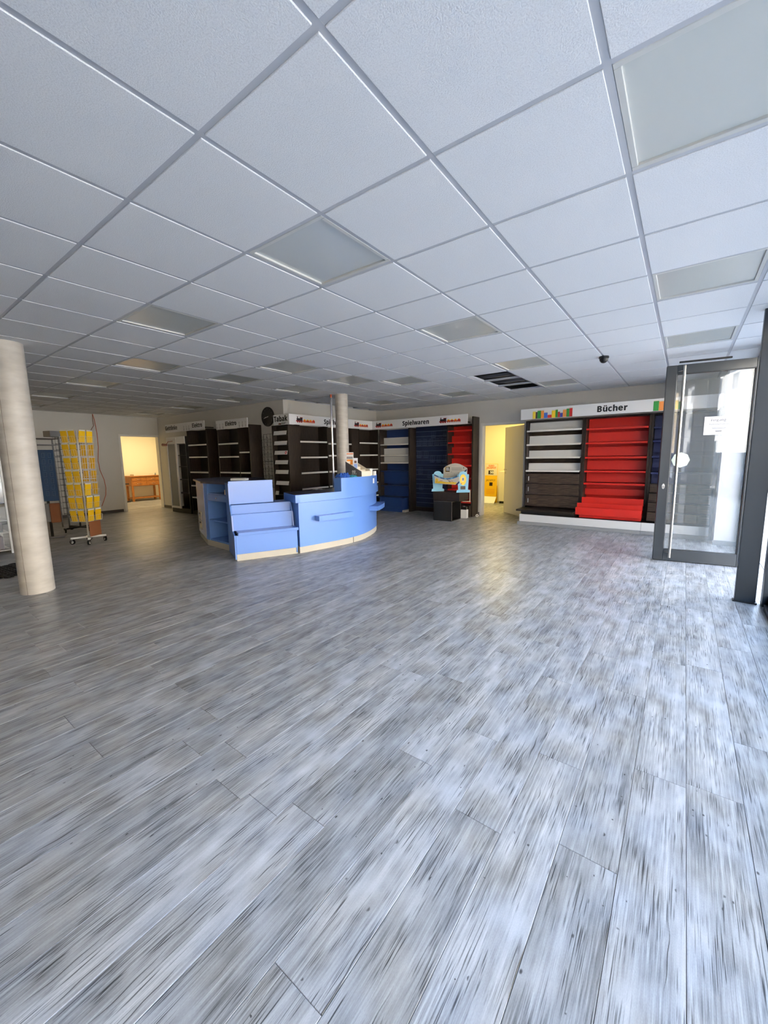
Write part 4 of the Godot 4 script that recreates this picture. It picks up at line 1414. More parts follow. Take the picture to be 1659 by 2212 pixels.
	var tk := thing("tape_roll", "small white tape roll standing on the floor at the door frame", "tape roll", Vector3(-3.70, 0.032, -8.50), 0.3)
	var st3 := begin()
	add_bar(st3, Vector3(0, 0, -0.012), Vector3(0, 0, 0.012), 0.032, 20)
	var rl := part(tk, "roll", st3.commit(), M.plastic_white)
	st3 = begin()
	add_bar(st3, Vector3(0, 0, 0.010), Vector3(0, 0, 0.0135), 0.012, 14)
	part(rl, "core", st3.commit(), M.plastic_black)

func cradle(at: Vector3) -> void:
	var c := thing("cradle_display", "light blue and cream cardboard display shaped like a cradle on the brown tray", "display", at)
	var blue := lin(0.42, 0.66, 0.80)
	var blue2 := lin(0.20, 0.40, 0.60)
	var cream := lin(0.86, 0.84, 0.78)
	var yel := lin(0.93, 0.78, 0.25)
	var ink := lin(0.10, 0.09, 0.09)
	var navy := lin(0.08, 0.15, 0.38)
	# back board with the arched top
	var st := begin()
	var pg := PackedVector2Array([Vector2(-0.27, 0.18), Vector2(0.27, 0.18), Vector2(0.30, 0.50)])
	for k in range(1, 13):
		var a: float = k / 13.0
		pg.append(Vector2(lerpf(0.30, -0.27, a), 0.50 + 0.105 * sin(PI * a) + 0.01 * a))
	pg.append(Vector2(-0.27, 0.50))
	add_plate(st, pg, -0.13, 0.006, cream)
	add_plate(st, rect(-0.225, 0.425, -0.125, 0.535), -0.124, 0.001, yel)
	add_plate(st, rect(-0.215, 0.43, -0.115, 0.53), -0.1235, 0.0015, ink)
	for k in 3:
		add_plate(st, rect(-0.205, 0.502 - k * 0.026, -0.135 + 0.008 * k, 0.520 - k * 0.026), -0.122, 0.001, lin(0.85, 0.85, 0.85))
	for k in 2:
		for q in 11:
			add_plate(st, rect(-0.07 + q * 0.022, 0.502 - k * 0.036, -0.053 + q * 0.022, 0.512 - k * 0.036), -0.124, 0.001, lin(0.45, 0.44, 0.42))
	add_plate(st, disc(0.215, 0.512, 0.012, 8), -0.124, 0.001, lin(0.25, 0.05, 0.10))
	add_plate(st, PackedVector2Array([Vector2(0.20, 0.42), Vector2(0.29, 0.49), Vector2(0.285, 0.455), Vector2(0.22, 0.40)]), -0.124, 0.001, navy)
	for q in [[-0.07, 0.42], [0.0, 0.38], [0.09, 0.41], [-0.16, 0.37], [0.17, 0.44], [0.13, 0.36]]:
		add_plate(st, disc(q[0], q[1], 0.006, 6), -0.124, 0.001, lin(0.40, 0.35, 0.33))
	part(c, "back_board", st.commit(), M.print)
	# front trough
	st = begin()
	pg = PackedVector2Array([Vector2(-0.345, 0.18), Vector2(0.15, 0.165), Vector2(0.235, 0.245), Vector2(0.235, 0.375)])
	for k in range(1, 12):
		var a: float = k / 12.0
		pg.append(Vector2(lerpf(0.235, -0.36, a), lerpf(0.375, 0.385, a) - 0.075 * sin(PI * a)))
	pg.append(Vector2(-0.36, 0.385))
	add_plate(st, pg, 0.12, 0.006, cream)
	for k in 12:
		var a0: float = k / 12.0
		var a1: float = (k + 1) / 12.0
		var p0 := Vector2(lerpf(0.233, -0.358, a0), lerpf(0.375, 0.385, a0) - 0.075 * sin(PI * a0) - 0.004)
		var p1 := Vector2(lerpf(0.233, -0.358, a1), lerpf(0.375, 0.385, a1) - 0.075 * sin(PI * a1) - 0.004)
		add_plate(st, PackedVector2Array([p0, p1, p1 - Vector2(0, 0.030), p0 - Vector2(0, 0.030)]), 0.126, 0.001, blue2 if k % 3 else blue)
	add_plate(st, PackedVector2Array([Vector2(-0.335, 0.19), Vector2(0.15, 0.178), Vector2(0.185, 0.21), Vector2(0.1, 0.225), Vector2(-0.05, 0.215), Vector2(-0.2, 0.235), Vector2(-0.34, 0.23)]), 0.126, 0.001, yel)
	add_plate(st, disc(-0.295, 0.255, 0.035, 14), 0.1262, 0.001, yel)
	for q in [[-0.19, 0.24, 0.035], [0.06, 0.235, 0.035]]:
		add_plate(st, rect(q[0] - q[2], q[1], q[0] + q[2], q[1] + 0.008), 0.127, 0.001, lin(0.60, 0.25, 0.15))
	for q in [[0.0, 0.245, 0.012], [-0.03, 0.262, 0.008], [0.02, 0.225, 0.010], [-0.30, 0.215, 0.006], [0.10, 0.21, 0.006]]:
		add_plate(st, disc(q[0], q[1], q[2], 10), 0.127, 0.0012, lin(0.30, 0.22, 0.20))
	add_plate(st, PackedVector2Array([Vector2(0.15, 0.168), Vector2(0.233, 0.245), Vector2(0.233, 0.20), Vector2(0.19, 0.165)]), 0.124, 0.004, navy)
	part(c, "front_board", st.commit(), M.print)
	lbox(c, "trough_floor", Vector3(-0.33, 0.18, -0.125), Vector3(0.23, 0.186, 0.12), mat("card_cream", Color(0.86, 0.84, 0.78), 0.7), 0.0)
	# two end pieces with rockers, turned towards the front
	for sx in [-1.0, 1.0]:
		st = begin()
		var outl := PackedVector2Array([Vector2(-0.13, 0.035), Vector2(-0.14, 0.0), Vector2(0.14, 0.0), Vector2(0.15, 0.03), Vector2(0.135, 0.055), Vector2(0.105, 0.06), Vector2(0.125, 0.36), Vector2(0.12, 0.385), Vector2(0.09, 0.38)])
		for k in range(1, 8):
			var a: float = PI * k / 8.0
			outl.append(Vector2(0.085 * cos(a), 0.385 + 0.06 * sin(a)))
		outl.append_array(PackedVector2Array([Vector2(-0.09, 0.38), Vector2(-0.115, 0.385), Vector2(-0.12, 0.36), Vector2(-0.10, 0.06), Vector2(-0.125, 0.055)]))
		add_plate(st, outl, 0.0, 0.006, blue)
		var face := 0.006 if sx > 0 else -0.001
		var oval := PackedVector2Array()
		for k in 20:
			var a: float = TAU * k / 20.0
			oval.append(Vector2(0.068 * cos(a), 0.27 + 0.115 * sin(a)))
		add_plate(st, oval, face, 0.001, yel)
		add_plate(st, rect(-0.026, 0.235, 0.026, 0.325), face, 0.002, cream)
		add_plate(st, rect(-0.018, 0.255, 0.018, 0.31), face, 0.003, lin(0.35, 0.42, 0.50))
		add_plate(st, rect(-0.052, 0.065, 0.052, 0.135), face, 0.001, lin(0.12, 0.06, 0.07))
		add_plate(st, disc(-0.03, 0.19, 0.012, 8), face, 0.002, lin(0.55, 0.25, 0.12))
		var e := part(c, "end_piece", st.commit(), M.print, Vector3(0.275 if sx > 0 else -0.345, 0.0, 0.03 if sx > 0 else 0.0), Basis(Vector3.UP, 0.62 if sx > 0 else 0.72))
		e.set_meta("label", "light blue end with rocker and yellow oval")

func build_books() -> void:
	var wg: Material = M.wenge
	var zb := ZB + 0.002
	var zf := -8.45
	# white bay with drawers
	var a := thing("book_shelf_white", "dark brown book shelf with four white shelves above three drawers and a bench", "shelf unit", Vector3(-2.1, 0, -8.4))
	wbox(a, "side_panel", Vector3(-2.65, 0.21, zb), Vector3(-2.615, 2.06, zf), wg, 0.001)
	wbox(a, "side_panel", Vector3(-1.595, 0.21, zb), Vector3(-1.562, 2.06, zf), wg, 0.001)
	wbox(a, "back_panel", Vector3(-2.615, 0.21, zb), Vector3(-1.595, 2.06, zb + 0.018), M.wenge_flat, 0.0)
	wbox(a, "top_board", Vector3(-2.615, 2.035, zb), Vector3(-1.595, 2.06, zf), wg, 0.001)
	var tops := [2.00, 1.735, 1.44, 1.185]
	var ys := [1.865, 1.592, 1.336, 1.07]
	for k in 4:
		shelf_z(a, -2.612, -1.598, ys[k], zb + 0.02, -8.40, M.shelf_white, M.rail_white, 0.014)
		part(a, "back_plate", box_mesh(Vector3(1.0, tops[k] - ys[k] + 0.03, 0.006), 0.001), M.shelf_white, Vector3(-2.105, (tops[k] + ys[k]) / 2 + 0.01, -8.575) - a.position, Basis(Vector3.RIGHT, -0.10))
	for y in [[0.80, 1.00], [0.575, 0.79], [0.335, 0.565]]:
		var d := wbox(a, "drawer", Vector3(-2.61, y[0], zb + 0.03), Vector3(-1.60, y[1], -8.44), M.wenge_flat, 0.002)
		part(d, "handle", box_mesh(Vector3(0.012, 0.09, 0.02), 0.003), M.aluminium, Vector3(-0.445, 0.0, 0.175))
	wbox(a, "bench", Vector3(-2.665, 0.268, -8.55), Vector3(-1.60, 0.303, -8.03), wg, 0.002)
	wbox(a, "bench_back", Vector3(-2.60, 0.205, zb), Vector3(-1.60, 0.268, -8.14), M.black_laminate, 0.0)
	# red bay
	var r := thing("book_shelf_red", "dark brown book shelf with bright red shelves and stepped red front", "shelf unit", Vector3(-1.03, 0, -8.4))
	wbox(r, "side_panel", Vector3(-1.56, 0.21, zb), Vector3(-1.527, 2.06, zf), wg, 0.001)
	wbox(r, "side_panel", Vector3(-0.535, 0.21, zb), Vector3(-0.502, 2.06, zf), wg, 0.001)
	wbox(r, "top_board", Vector3(-1.527, 2.035, zb), Vector3(-0.535, 2.06, zf), wg, 0.001)
	wbox(r, "back_panel", Vector3(-1.527, 0.21, zb), Vector3(-0.535, 2.035, zb + 0.018), M.red_metal, 0.0)
	for y in [1.85, 1.59, 1.325, 1.066, 0.835]:
		shelf_z(r, -1.524, -0.538, y, zb + 0.02, zf, M.red_metal, M.red_metal, 0.012)
		part(r, "back_plate", box_mesh(Vector3(0.97, 0.17, 0.006), 0.001), M.red_metal, Vector3(-1.03, y + 0.10, -8.655) - r.position, Basis(Vector3.RIGHT, -0.08))
	wbox(r, "slope", Vector3(-1.524, 0.60, -8.66), Vector3(-0.538, 0.72, -8.64), M.red_metal, 0.001)
	for q in [[0.45, 0.575, -8.34], [0.385, 0.475, -8.22], [0.268, 0.405, -8.09]]:
		wbox(r, "step", Vector3(-1.575 if q[2] > -8.3 else -1.52, q[0], q[2] - 0.012), Vector3(-0.53, q[1], q[2]), M.red_metal, 0.001)
		wbox(r, "step_floor", Vector3(-1.575 if q[2] > -8.3 else -1.52, q[0], q[2] - 0.125), Vector3(-0.53, q[0] + 0.01, q[2] - 0.012), M.red_metal, 0.0)
	wbox(r, "step_base", Vector3(-1.52, 0.21, zb + 0.02), Vector3(-0.54, 0.27, -8.16), M.red_metal, 0.001)
	# navy bay
	var n := thing("book_shelf_navy", "dark brown book shelf with navy shelves seen behind the glass door", "shelf unit", Vector3(-0.04, 0, -8.4))
	wbox(n, "side_panel", Vector3(-0.50, 0.21, zb), Vector3(-0.467, 2.06, zf), wg, 0.001)
	wbox(n, "side_panel", Vector3(0.385, 0.0, zb), Vector3(0.42, 2.06, -8.06), wg, 0.001)
	wbox(n, "top_board", Vector3(-0.467, 2.035, zb), Vector3(0.385, 2.06, zf), wg, 0.001)
	wbox(n, "back_panel", Vector3(-0.467, 0.21, zb), Vector3(0.385, 2.035, zb + 0.018), M.navy_metal, 0.0)
	for y in [1.83, 1.597, 1.33, 1.045]:
		shelf_z(n, -0.464, 0.382, y, zb + 0.02, zf, M.navy_metal, M.navy_metal, 0.012)
		part(n, "back_plate", box_mesh(Vector3(0.83, 0.17, 0.006), 0.001), M.navy_metal, Vector3(-0.041, y - 0.12, -8.63) - n.position, Basis(Vector3.RIGHT, -0.08))
	for k in 4:
		var y: float = 0.77 - 0.157 * k
		wbox(n, "drawer", Vector3(-0.462, y - 0.075, zb + 0.02), Vector3(0.382, y + 0.075, -8.44 + 0.085 * k), M.wenge_flat, 0.002)
	# shared white plinth
	var p := thing("shelf_plinth", "long low white plinth with grey foot strip under the book shelves", "plinth", Vector3(-1.1, 0, -8.4))
	wbox(p, "front_board", Vector3(-2.60, 0.062, -8.066), Vector3(-0.528, 0.205, -8.05), M.shelf_white, 0.002)
	wbox(p, "front_board", Vector3(-0.525, 0.062, -8.066), Vector3(0.382, 0.205, -8.05), M.shelf_white, 0.002)
	wbox(p, "end_board", Vector3(-2.60, 0.062, -8.76), Vector3(-2.584, 0.205, -8.067), M.shelf_white, 0.002)
	wbox(p, "deck", Vector3(-2.58, 0.15, -8.76), Vector3(0.38, 0.20, -8.14), M.black_laminate, 0.0)
	wbox(p, "foot_strip", Vector3(-2.635, 0.0, -8.75), Vector3(-0.528, 0.060, -8.035), M.skirting_grey, 0.003)
	wbox(p, "foot_strip", Vector3(-0.525, 0.0, -8.75), Vector3(0.382, 0.060, -8.035), M.skirting_grey, 0.003)
	# sign
	var s := sign_board("long white sign reading Bücher with coloured book prints above the book shelves", Vector3(-2.645, 2.062, -8.10), Vector3(0.415, 2.062, -8.10), Vector3(0, 0, 1), 0.200, 0.36)
	var xm := (-2.645 + 0.415) / 2
	lettering(s, "lettering", "Bücher", 0.455, M.ink_black, Vector3(-1.077 - xm, 0.098, 0.0))
	part(s, "book_print", books_mesh(0), M.print, Vector3(-2.418 - xm, 0.006, 0.0))
	part(s, "book_print", books_mesh(1), M.print, Vector3(-0.475 - xm, 0.006, 0.0))

func build_electro() -> void:
	var wg: Material = M.wenge
	var zb := ZC + 0.002
	var zf := -5.31
	var bk: Material = M.black_laminate
	var pl := plug_mesh()
	# left unit
	var a := thing("electro_shelf", "dark shelf unit with white shelf edges beside the drinks cooler", "shelf unit", Vector3(-9.65, 0, -5.45))
	wbox(a, "side_panel", Vector3(-10.12, 0, zb), Vector3(-10.085, 2.12, zf), wg, 0.001)
	wbox(a, "side_panel", Vector3(-9.235, 0, zb), Vector3(-9.20, 2.12, zf), wg, 0.001)
	wbox(a, "back_panel", Vector3(-10.085, 0, zb), Vector3(-9.235, 2.12, zb + 0.015), bk, 0.0)
	for y in [1.762, 1.464, 1.09, 0.75, 0.45]:
		shelf_z(a, -10.083, -9.237, y, zb + 0.016, zf, bk, M.rail_white)
	wbox(a, "plinth", Vector3(-10.083, 0, zb), Vector3(-9.237, 0.09, zf), bk, 0.001)
	# right unit
	var b := thing("electro_shelf", "dark shelf unit with a wide and a narrow bay next to the wall clock", "shelf unit", Vector3(-8.1, 0, -5.45))
	wbox(b, "side_panel", Vector3(-8.75, 0, zb), Vector3(-8.72, 2.09, zf), wg, 0.001)
	wbox(b, "side_panel", Vector3(-7.945, 0, zb), Vector3(-7.915, 2.09, zf), wg, 0.001)
	wbox(b, "side_panel", Vector3(-7.545, 0, zb), Vector3(-7.51, 2.12, zf), wg, 0.001)
	wbox(b, "back_panel", Vector3(-8.72, 0, zb), Vector3(-7.545, 2.09, zb + 0.015), bk, 0.0)
	for y in [1.75, 1.455, 1.10, 0.75, 0.45]:
		shelf_z(b, -8.718, -7.947, y, zb + 0.016, zf, bk, M.rail_white)
	for y in [1.547, 1.10, 0.75, 0.45]:
		shelf_z(b, -7.913, -7.547, y, zb + 0.016, zf, bk, M.rail_white)
	wbox(b, "plinth", Vector3(-8.718, 0, zb), Vector3(-7.547, 0.09, zf), bk, 0.001)
	# signs
	var s := sign_board("white sign reading Getränke and Elektro above the drinks cooler", Vector3(-11.16, 2.105, -5.29), Vector3(-9.245, 2.105, -5.29), Vector3(0, 0, 1), 0.205, 0.31)
	var xm := (-11.16 - 9.245) / 2
	lettering(s, "lettering", "Getränke", 0.63, M.ink_grey, Vector3(-10.84 - xm, 0.11, 0.0))
	lettering(s, "lettering", "Elektro", 0.45, M.ink_black, Vector3(-9.56 - xm, 0.11, 0.0))
	for k in 3:
		part(s, "plug_print", pl, M.print, Vector3(-10.19 + 0.125 * k - xm, 0.01, 0.0))
	var s2 := sign_board("white sign reading Elektro between printed plugs next to the wall clock", Vector3(-8.74, 2.062, -5.29), Vector3(-7.54, 2.062, -5.29), Vector3(0, 0, 1), 0.200, 0.31)
	xm = (-8.74 - 7.54) / 2
	lettering(s2, "lettering", "Elektro", 0.42, M.ink_black, Vector3(-8.15 - xm, 0.11, 0.0))
	for k in 3:
		part(s2, "plug_print", pl, M.print, Vector3(-8.70 + 0.12 * k - xm, 0.01, 0.0))
		part(s2, "plug_print", pl, M.print, Vector3(-7.83 + 0.115 * k - xm, 0.01, 0.0))
	# drinks cooler
	var c := thing("drinks_cooler", "tall white drinks cooler with a glass door standing at the wall corner", "cooler", Vector3(-10.63, 0, -5.42))
	wbox(c, "back", Vector3(-11.12, 0.1, zb), Vector3(-10.14, 1.98, zb + 0.03), M.plastic_black, 0.001)
	wbox(c, "side", Vector3(-11.13, 0.0, zb), Vector3(-11.10, 1.98, -5.27), M.plastic_white, 0.003)
	wbox(c, "side", Vector3(-10.16, 0.0, zb), Vector3(-10.13, 1.98, -5.27), M.plastic_black, 0.003)
	wbox(c, "header", Vector3(-11.10, 1.80, zb + 0.03), Vector3(-10.16, 1.98, -5.255), M.plastic_white, 0.006)
	wbox(c, "kick_plate", Vector3(-11.10, 0.0, zb + 0.03), Vector3(-10.16, 0.12, -5.27), M.plastic_black, 0.002)
	for y in [0.5, 0.86, 1.2, 1.5]:
		wbox(c, "shelf", Vector3(-11.09, y, zb + 0.03), Vector3(-10.17, y + 0.012, -5.33), M.plastic_black, 0.0)
	var dr := wbox(c, "door", Vector3(-11.06, 0.17, -5.268), Vector3(-10.64, 1.90, -5.262), mat("cooler_glass", Color(0.46, 0.47, 0.46), 0.25), 0.001)
	for q in [[-11.09, -11.055], [-10.645, -10.58]]:
		part(dr, "door_frame", box_mesh(Vector3(q[1] - q[0], 1.84, 0.03), 0.003), M.plastic_white, Vector3((q[0] + q[1]) / 2 + 10.85, 0.0, 0.005))
	for y in [-0.893, 0.893]:
		part(dr, "door_frame", box_mesh(Vector3(0.42, 0.05, 0.03), 0.003), M.plastic_white, Vector3(0, y, 0.005))
	var lp := thing("clip_lamp", "small reddish clip lamp on a thin arm at the top of the drinks cooler", "clip lamp", Vector3(-11.05, 1.80, -5.20))
	var st := begin()
	add_bar(st, Vector3(-0.10, -0.01, 0.02), Vector3(0.10, -0.02, 0.02), 0.035, 14, 0.028)
	part(lp, "head", st.commit(), mat("lamp_red", Color(0.52, 0.30, 0.26), 0.5))
	st = begin()
	add_path(st, [Vector3(0.08, 0.0, 0.01), Vector3(0.16, 0.06, 0.0), Vector3(0.34, 0.07, -0.03)], 0.007, 6)
	part(lp, "arm", st.commit(), M.copper)

func door_frame_x(d: Node3D, x0: float, x1: float, z0: float, z1: float, top: float, m: Material) -> void:
	wbox(d, "jamb", Vector3(x0, 0, z1), Vector3(x1, top + 0.055, z1 + 0.055), m, 0.003)
	wbox(d, "jamb", Vector3(x0, 0, z0 - 0.055), Vector3(x1, top + 0.055, z0), m, 0.003)
	wbox(d, "lintel", Vector3(x0, top, z0), Vector3(x1, top + 0.055, z1), m, 0.003)

func lit_room_lamp(label: String, at: Vector3, sz: Vector2, glow: float, energy: float, color: Color) -> void:
	var l := thing("ceiling_lamp", label, "ceiling lamp", at)
	lbox(l, "housing", Vector3(-sz.x / 2, -0.03, -sz.y / 2), Vector3(sz.x / 2, 0.0, sz.y / 2), M.lamp_frame, 0.004)
	var em := mat("lamp_glow_%d" % M.size(), color, 0.5)
	em.emission_enabled = true
	em.emission = color
	em.emission_energy_multiplier = glow
	lbox(l, "glowing_panel", Vector3(-sz.x / 2 + 0.02, -0.038, -sz.y / 2 + 0.02), Vector3(sz.x / 2 - 0.02, -0.03, sz.y / 2 - 0.02), em, 0.0)
	var a := AreaLight3D.new()
	a.name = "lamp_light"
	a.area_size = sz - Vector2(0.05, 0.05)
	a.light_color = color
	a.light_energy = energy
	a.area_range = 14.0
	a.shadow_enabled = true
	l.add_child(a)
	a.position = Vector3(0, -0.045, 0)
	a.rotation.x = -PI / 2

func build_side_rooms() -> void:
	var warm := Color(1.0, 0.89, 0.68)
	var warm2 := Color(1.0, 0.90, 0.56)
	var cr: Material = M.wall_cream
	# ---- room behind the left doorway
	var d1 := Node3D.new()
	d1.name = "door_1"
	d1.set_meta("kind", "structure")
	add_child(d1)
	door_frame_x(d1, XL - 0.155, XL + 0.012, -5.592, -4.622, 2.05, M.door_frame)
	sbox("wall_chest_room_back", Vector3(-15.62, 0, -7.6), Vector3(-15.5, 3.0, -3.9), cr)
	sbox("wall_chest_room_left", Vector3(-15.5, 0, -4.0), Vector3(XL - 0.14, 3.0, -3.9), cr)
	sbox("wall_chest_room_right", Vector3(-15.5, 0, -7.6), Vector3(XL - 0.14, 3.0, -7.5), cr)
	sbox("ceiling_chest_room", Vector3(-15.5, 2.62, -7.5), Vector3(XL - 0.14, 2.7, -4.0), M.wall_white)
	lit_room_lamp("lit ceiling lamp in the room with the oak chest", Vector3(-13.9, 2.62, -5.9), Vector2(0.6, 1.2), 3.0, LAMP_LEFT, warm)
	var o := thing("oak_chest", "honey coloured oak chest of four drawers on tall legs with a low shelf", "chest", Vector3(-15.18, 0, -6.28))
	var ok: Material = M.oak
	lbox(o, "top", Vector3(-0.27, 0.835, -0.52), Vector3(0.27, 0.865, 0.52), ok, 0.004)
	lbox(o, "body", Vector3(-0.24, 0.52, -0.47), Vector3(0.235, 0.835, 0.47), ok, 0.002)
	for yy in [[0.535, 0.675], [0.69, 0.82]]:
		for zz in [[-0.455, -0.01], [0.01, 0.455]]:
			var dw := lbox(o, "drawer", Vector3(0.232, yy[0], zz[0]), Vector3(0.245, yy[1], zz[1]), ok, 0.003)
			var st := begin()
			add_path(st, [Vector3(0.006, 0.0, -0.06), Vector3(0.022, -0.012, -0.04), Vector3(0.022, -0.012, 0.04), Vector3(0.006, 0.0, 0.06)], 0.006, 6)
			part(dw, "handle", st.commit(), M.steel)
	for x in [-0.21, 0.205]:
		for zz in [-0.44, 0.44]:
			lbox(o, "leg", Vector3(x - 0.03, 0, zz - 0.03), Vector3(x + 0.03, 0.52, zz + 0.03), ok, 0.003)
	lbox(o, "low_shelf", Vector3(-0.22, 0.09, -0.45), Vector3(0.22, 0.125, 0.45), ok, 0.003)
	var bs := thing("side_table", "thin black side table standing next to the oak chest", "table", Vector3(-15.05, 0, -5.62))
	lbox(bs, "top", Vector3(-0.16, 0.60, -0.10), Vector3(0.16, 0.63, 0.10), M.plastic_black, 0.003)
	lbox(bs, "leg", Vector3(-0.02, 0.02, 0.03), Vector3(0.02, 0.60, 0.07), M.plastic_black, 0.002)
	lbox(bs, "foot", Vector3(-0.15, 0.0, -0.10), Vector3(0.15, 0.02, 0.10), M.plastic_black, 0.002)
	var tr := thing("clear_tray", "low pale tray standing on top of the oak chest", "tray", Vector3(-15.2, 0.866, -6.25))
	lbox(tr, "floor", Vector3(-0.15, 0, -0.33), Vector3(0.15, 0.008, 0.30), M.paper_cream, 0.001)
	for q in [[Vector3(-0.15, 0.008, -0.33), Vector3(0.15, 0.05, -0.322)], [Vector3(-0.15, 0.008, 0.292), Vector3(0.15, 0.05, 0.30)], [Vector3(0.142, 0.008, -0.322), Vector3(0.15, 0.05, 0.292)], [Vector3(-0.15, 0.008, -0.322), Vector3(-0.142, 0.05, 0.292)]]:
		lbox(tr, "rim", q[0], q[1], M.paper_cream, 0.001)
	var bt := thing("small_bottle", "tiny dark bottle at the end of the oak chest top", "bottle", Vector3(-15.08, 0.866, -6.66))
	var sb := begin()
	add_lathe(sb, [Vector2(0.0, 0.0), Vector2(0.02, 0.0), Vector2(0.02, 0.05), Vector2(0.009, 0.062), Vector2(0.009, 0.085), Vector2(0.0, 0.085)], 16)
	part(bt, "flask", sb.commit(), M.plastic_grey)
	# ---- store room behind the back doorway
	var d2 := Node3D.new()
	d2.name = "door_2"
	d2.set_meta("kind", "structure")
	add_child(d2)
	for q in [[Vector3(-3.762, 0, ZB - 0.15), Vector3(-3.71, 2.10, ZB + 0.015)], [Vector3(-2.78, 0, ZB - 0.15), Vector3(-2.728, 2.10, ZB + 0.015)], [Vector3(-3.71, 2.045, ZB - 0.15), Vector3(-2.78, 2.10, ZB + 0.015)]]:
		wbox(d2, "jamb" if q[0].y == 0.0 else "lintel", q[0], q[1], M.door_frame, 0.003)
	var hinge := Vector3(-2.785, 0, -8.90)
	var dv := Vector3(-0.70, 0, -0.665).normalized()
	var hb := Basis(Vector3.UP, atan2(-dv.z, dv.x))
	var leaf := part(d2, "leaf", box_mesh(Vector3(0.92, 2.02, 0.04), 0.003), M.door_leaf, hinge + hb * Vector3(0.46, 1.02, 0.0), hb)
	# the leaf's own +z points to the camera side when the turn is past a right angle
	var fz := 1.0 if hb.z.z > 0 else -1.0
	var st := begin()
	add_bar(st, Vector3(0.395, 0.02, fz * 0.02), Vector3(0.395, 0.02, fz * 0.06), 0.009, 12)
	add_bar(st, Vector3(0.395, 0.02, fz * 0.06), Vector3(0.28, 0.02, fz * 0.06), 0.009, 12)
	part(leaf, "handle", st.commit(), M.steel)
	st = begin()
	add_bar(st, Vector3(0.395, -0.06, fz * 0.02), Vector3(0.395, -0.06, fz * 0.026), 0.02, 16)
	part(leaf, "lock", st.commit(), M.steel)
	sbox("wall_store_back", Vector3(-5.5, 0, -11.82), Vector3(-1.6, 3.0, -11.7), cr)
	sbox("wall_store_left", Vector3(-5.5, 0, -11.7), Vector3(-5.38, 3.0, ZB - 0.14), cr)
	sbox("wall_store_right", Vector3(-1.72, 0, -11.7), Vector3(-1.6, 3.0, ZB - 0.14), cr)
	sbox("ceiling_store", Vector3(-5.38, 2.62, -11.7), Vector3(-1.72, 2.7, ZB - 0.14), M.wall_white)
	lit_room_lamp("lit ceiling lamp in the store room with the yellow stand", Vector3(-3.9, 2.62, -10.4), Vector2(0.6, 0.6), 3.0, LAMP_STORE, warm2)
	# narrow white cupboard in the store room
	var cp := thing("store_cupboard", "cream cupboard with small handles standing behind the store room door", "cupboard", Vector3(-3.92, 0, -11.45))
	lbox(cp, "body", Vector3(-0.32, 0.06, -0.23), Vector3(0.32, 0.92, 0.22), M.door_leaf, 0.003)
	lbox(cp, "base", Vector3(-0.30, 0, -0.22), Vector3(0.30, 0.06, 0.20), M.plastic_black, 0.002)
	for x in [[-0.315, -0.01], [0.01, 0.315]]:
		var dd := lbox(cp, "door", Vector3(x[0], 0.07, 0.22), Vector3(x[1], 0.91, 0.236), M.door_leaf, 0.002)
		part(dd, "handle", box_mesh(Vector3(0.014, 0.10, 0.02), 0.003), M.steel, Vector3(0.11 if x[0] < 0 else -0.11, -0.16, 0.018))
	var nt := thing("wall_notice", "pale wall notice with a dark figure above the store cupboard", "notice", Vector3(-4.08, 1.10, -11.698))
	lbox(nt, "sheet", Vector3(-0.13, -0.13, 0), Vector3(0.13, 0.13, 0.003), M.paper_cream, 0.0)
	st = begin()
	add_plate(st, PackedVector2Array([Vector2(-0.09, -0.08), Vector2(-0.03, -0.08), Vector2(-0.05, 0.01), Vector2(-0.07, 0.01)]), 0.003, 0.001, lin(0.1, 0.09, 0.08))
	add_plate(st, disc(-0.06, 0.025, 0.012, 10), 0.003, 0.001, lin(0.1, 0.09, 0.08))
	part(nt, "figure", st.commit(), M.print)
	jackpot(Vector3(-4.50, 0, -11.25))

const LAMP_LEFT := 8.5
const LAMP_STORE := 7.5

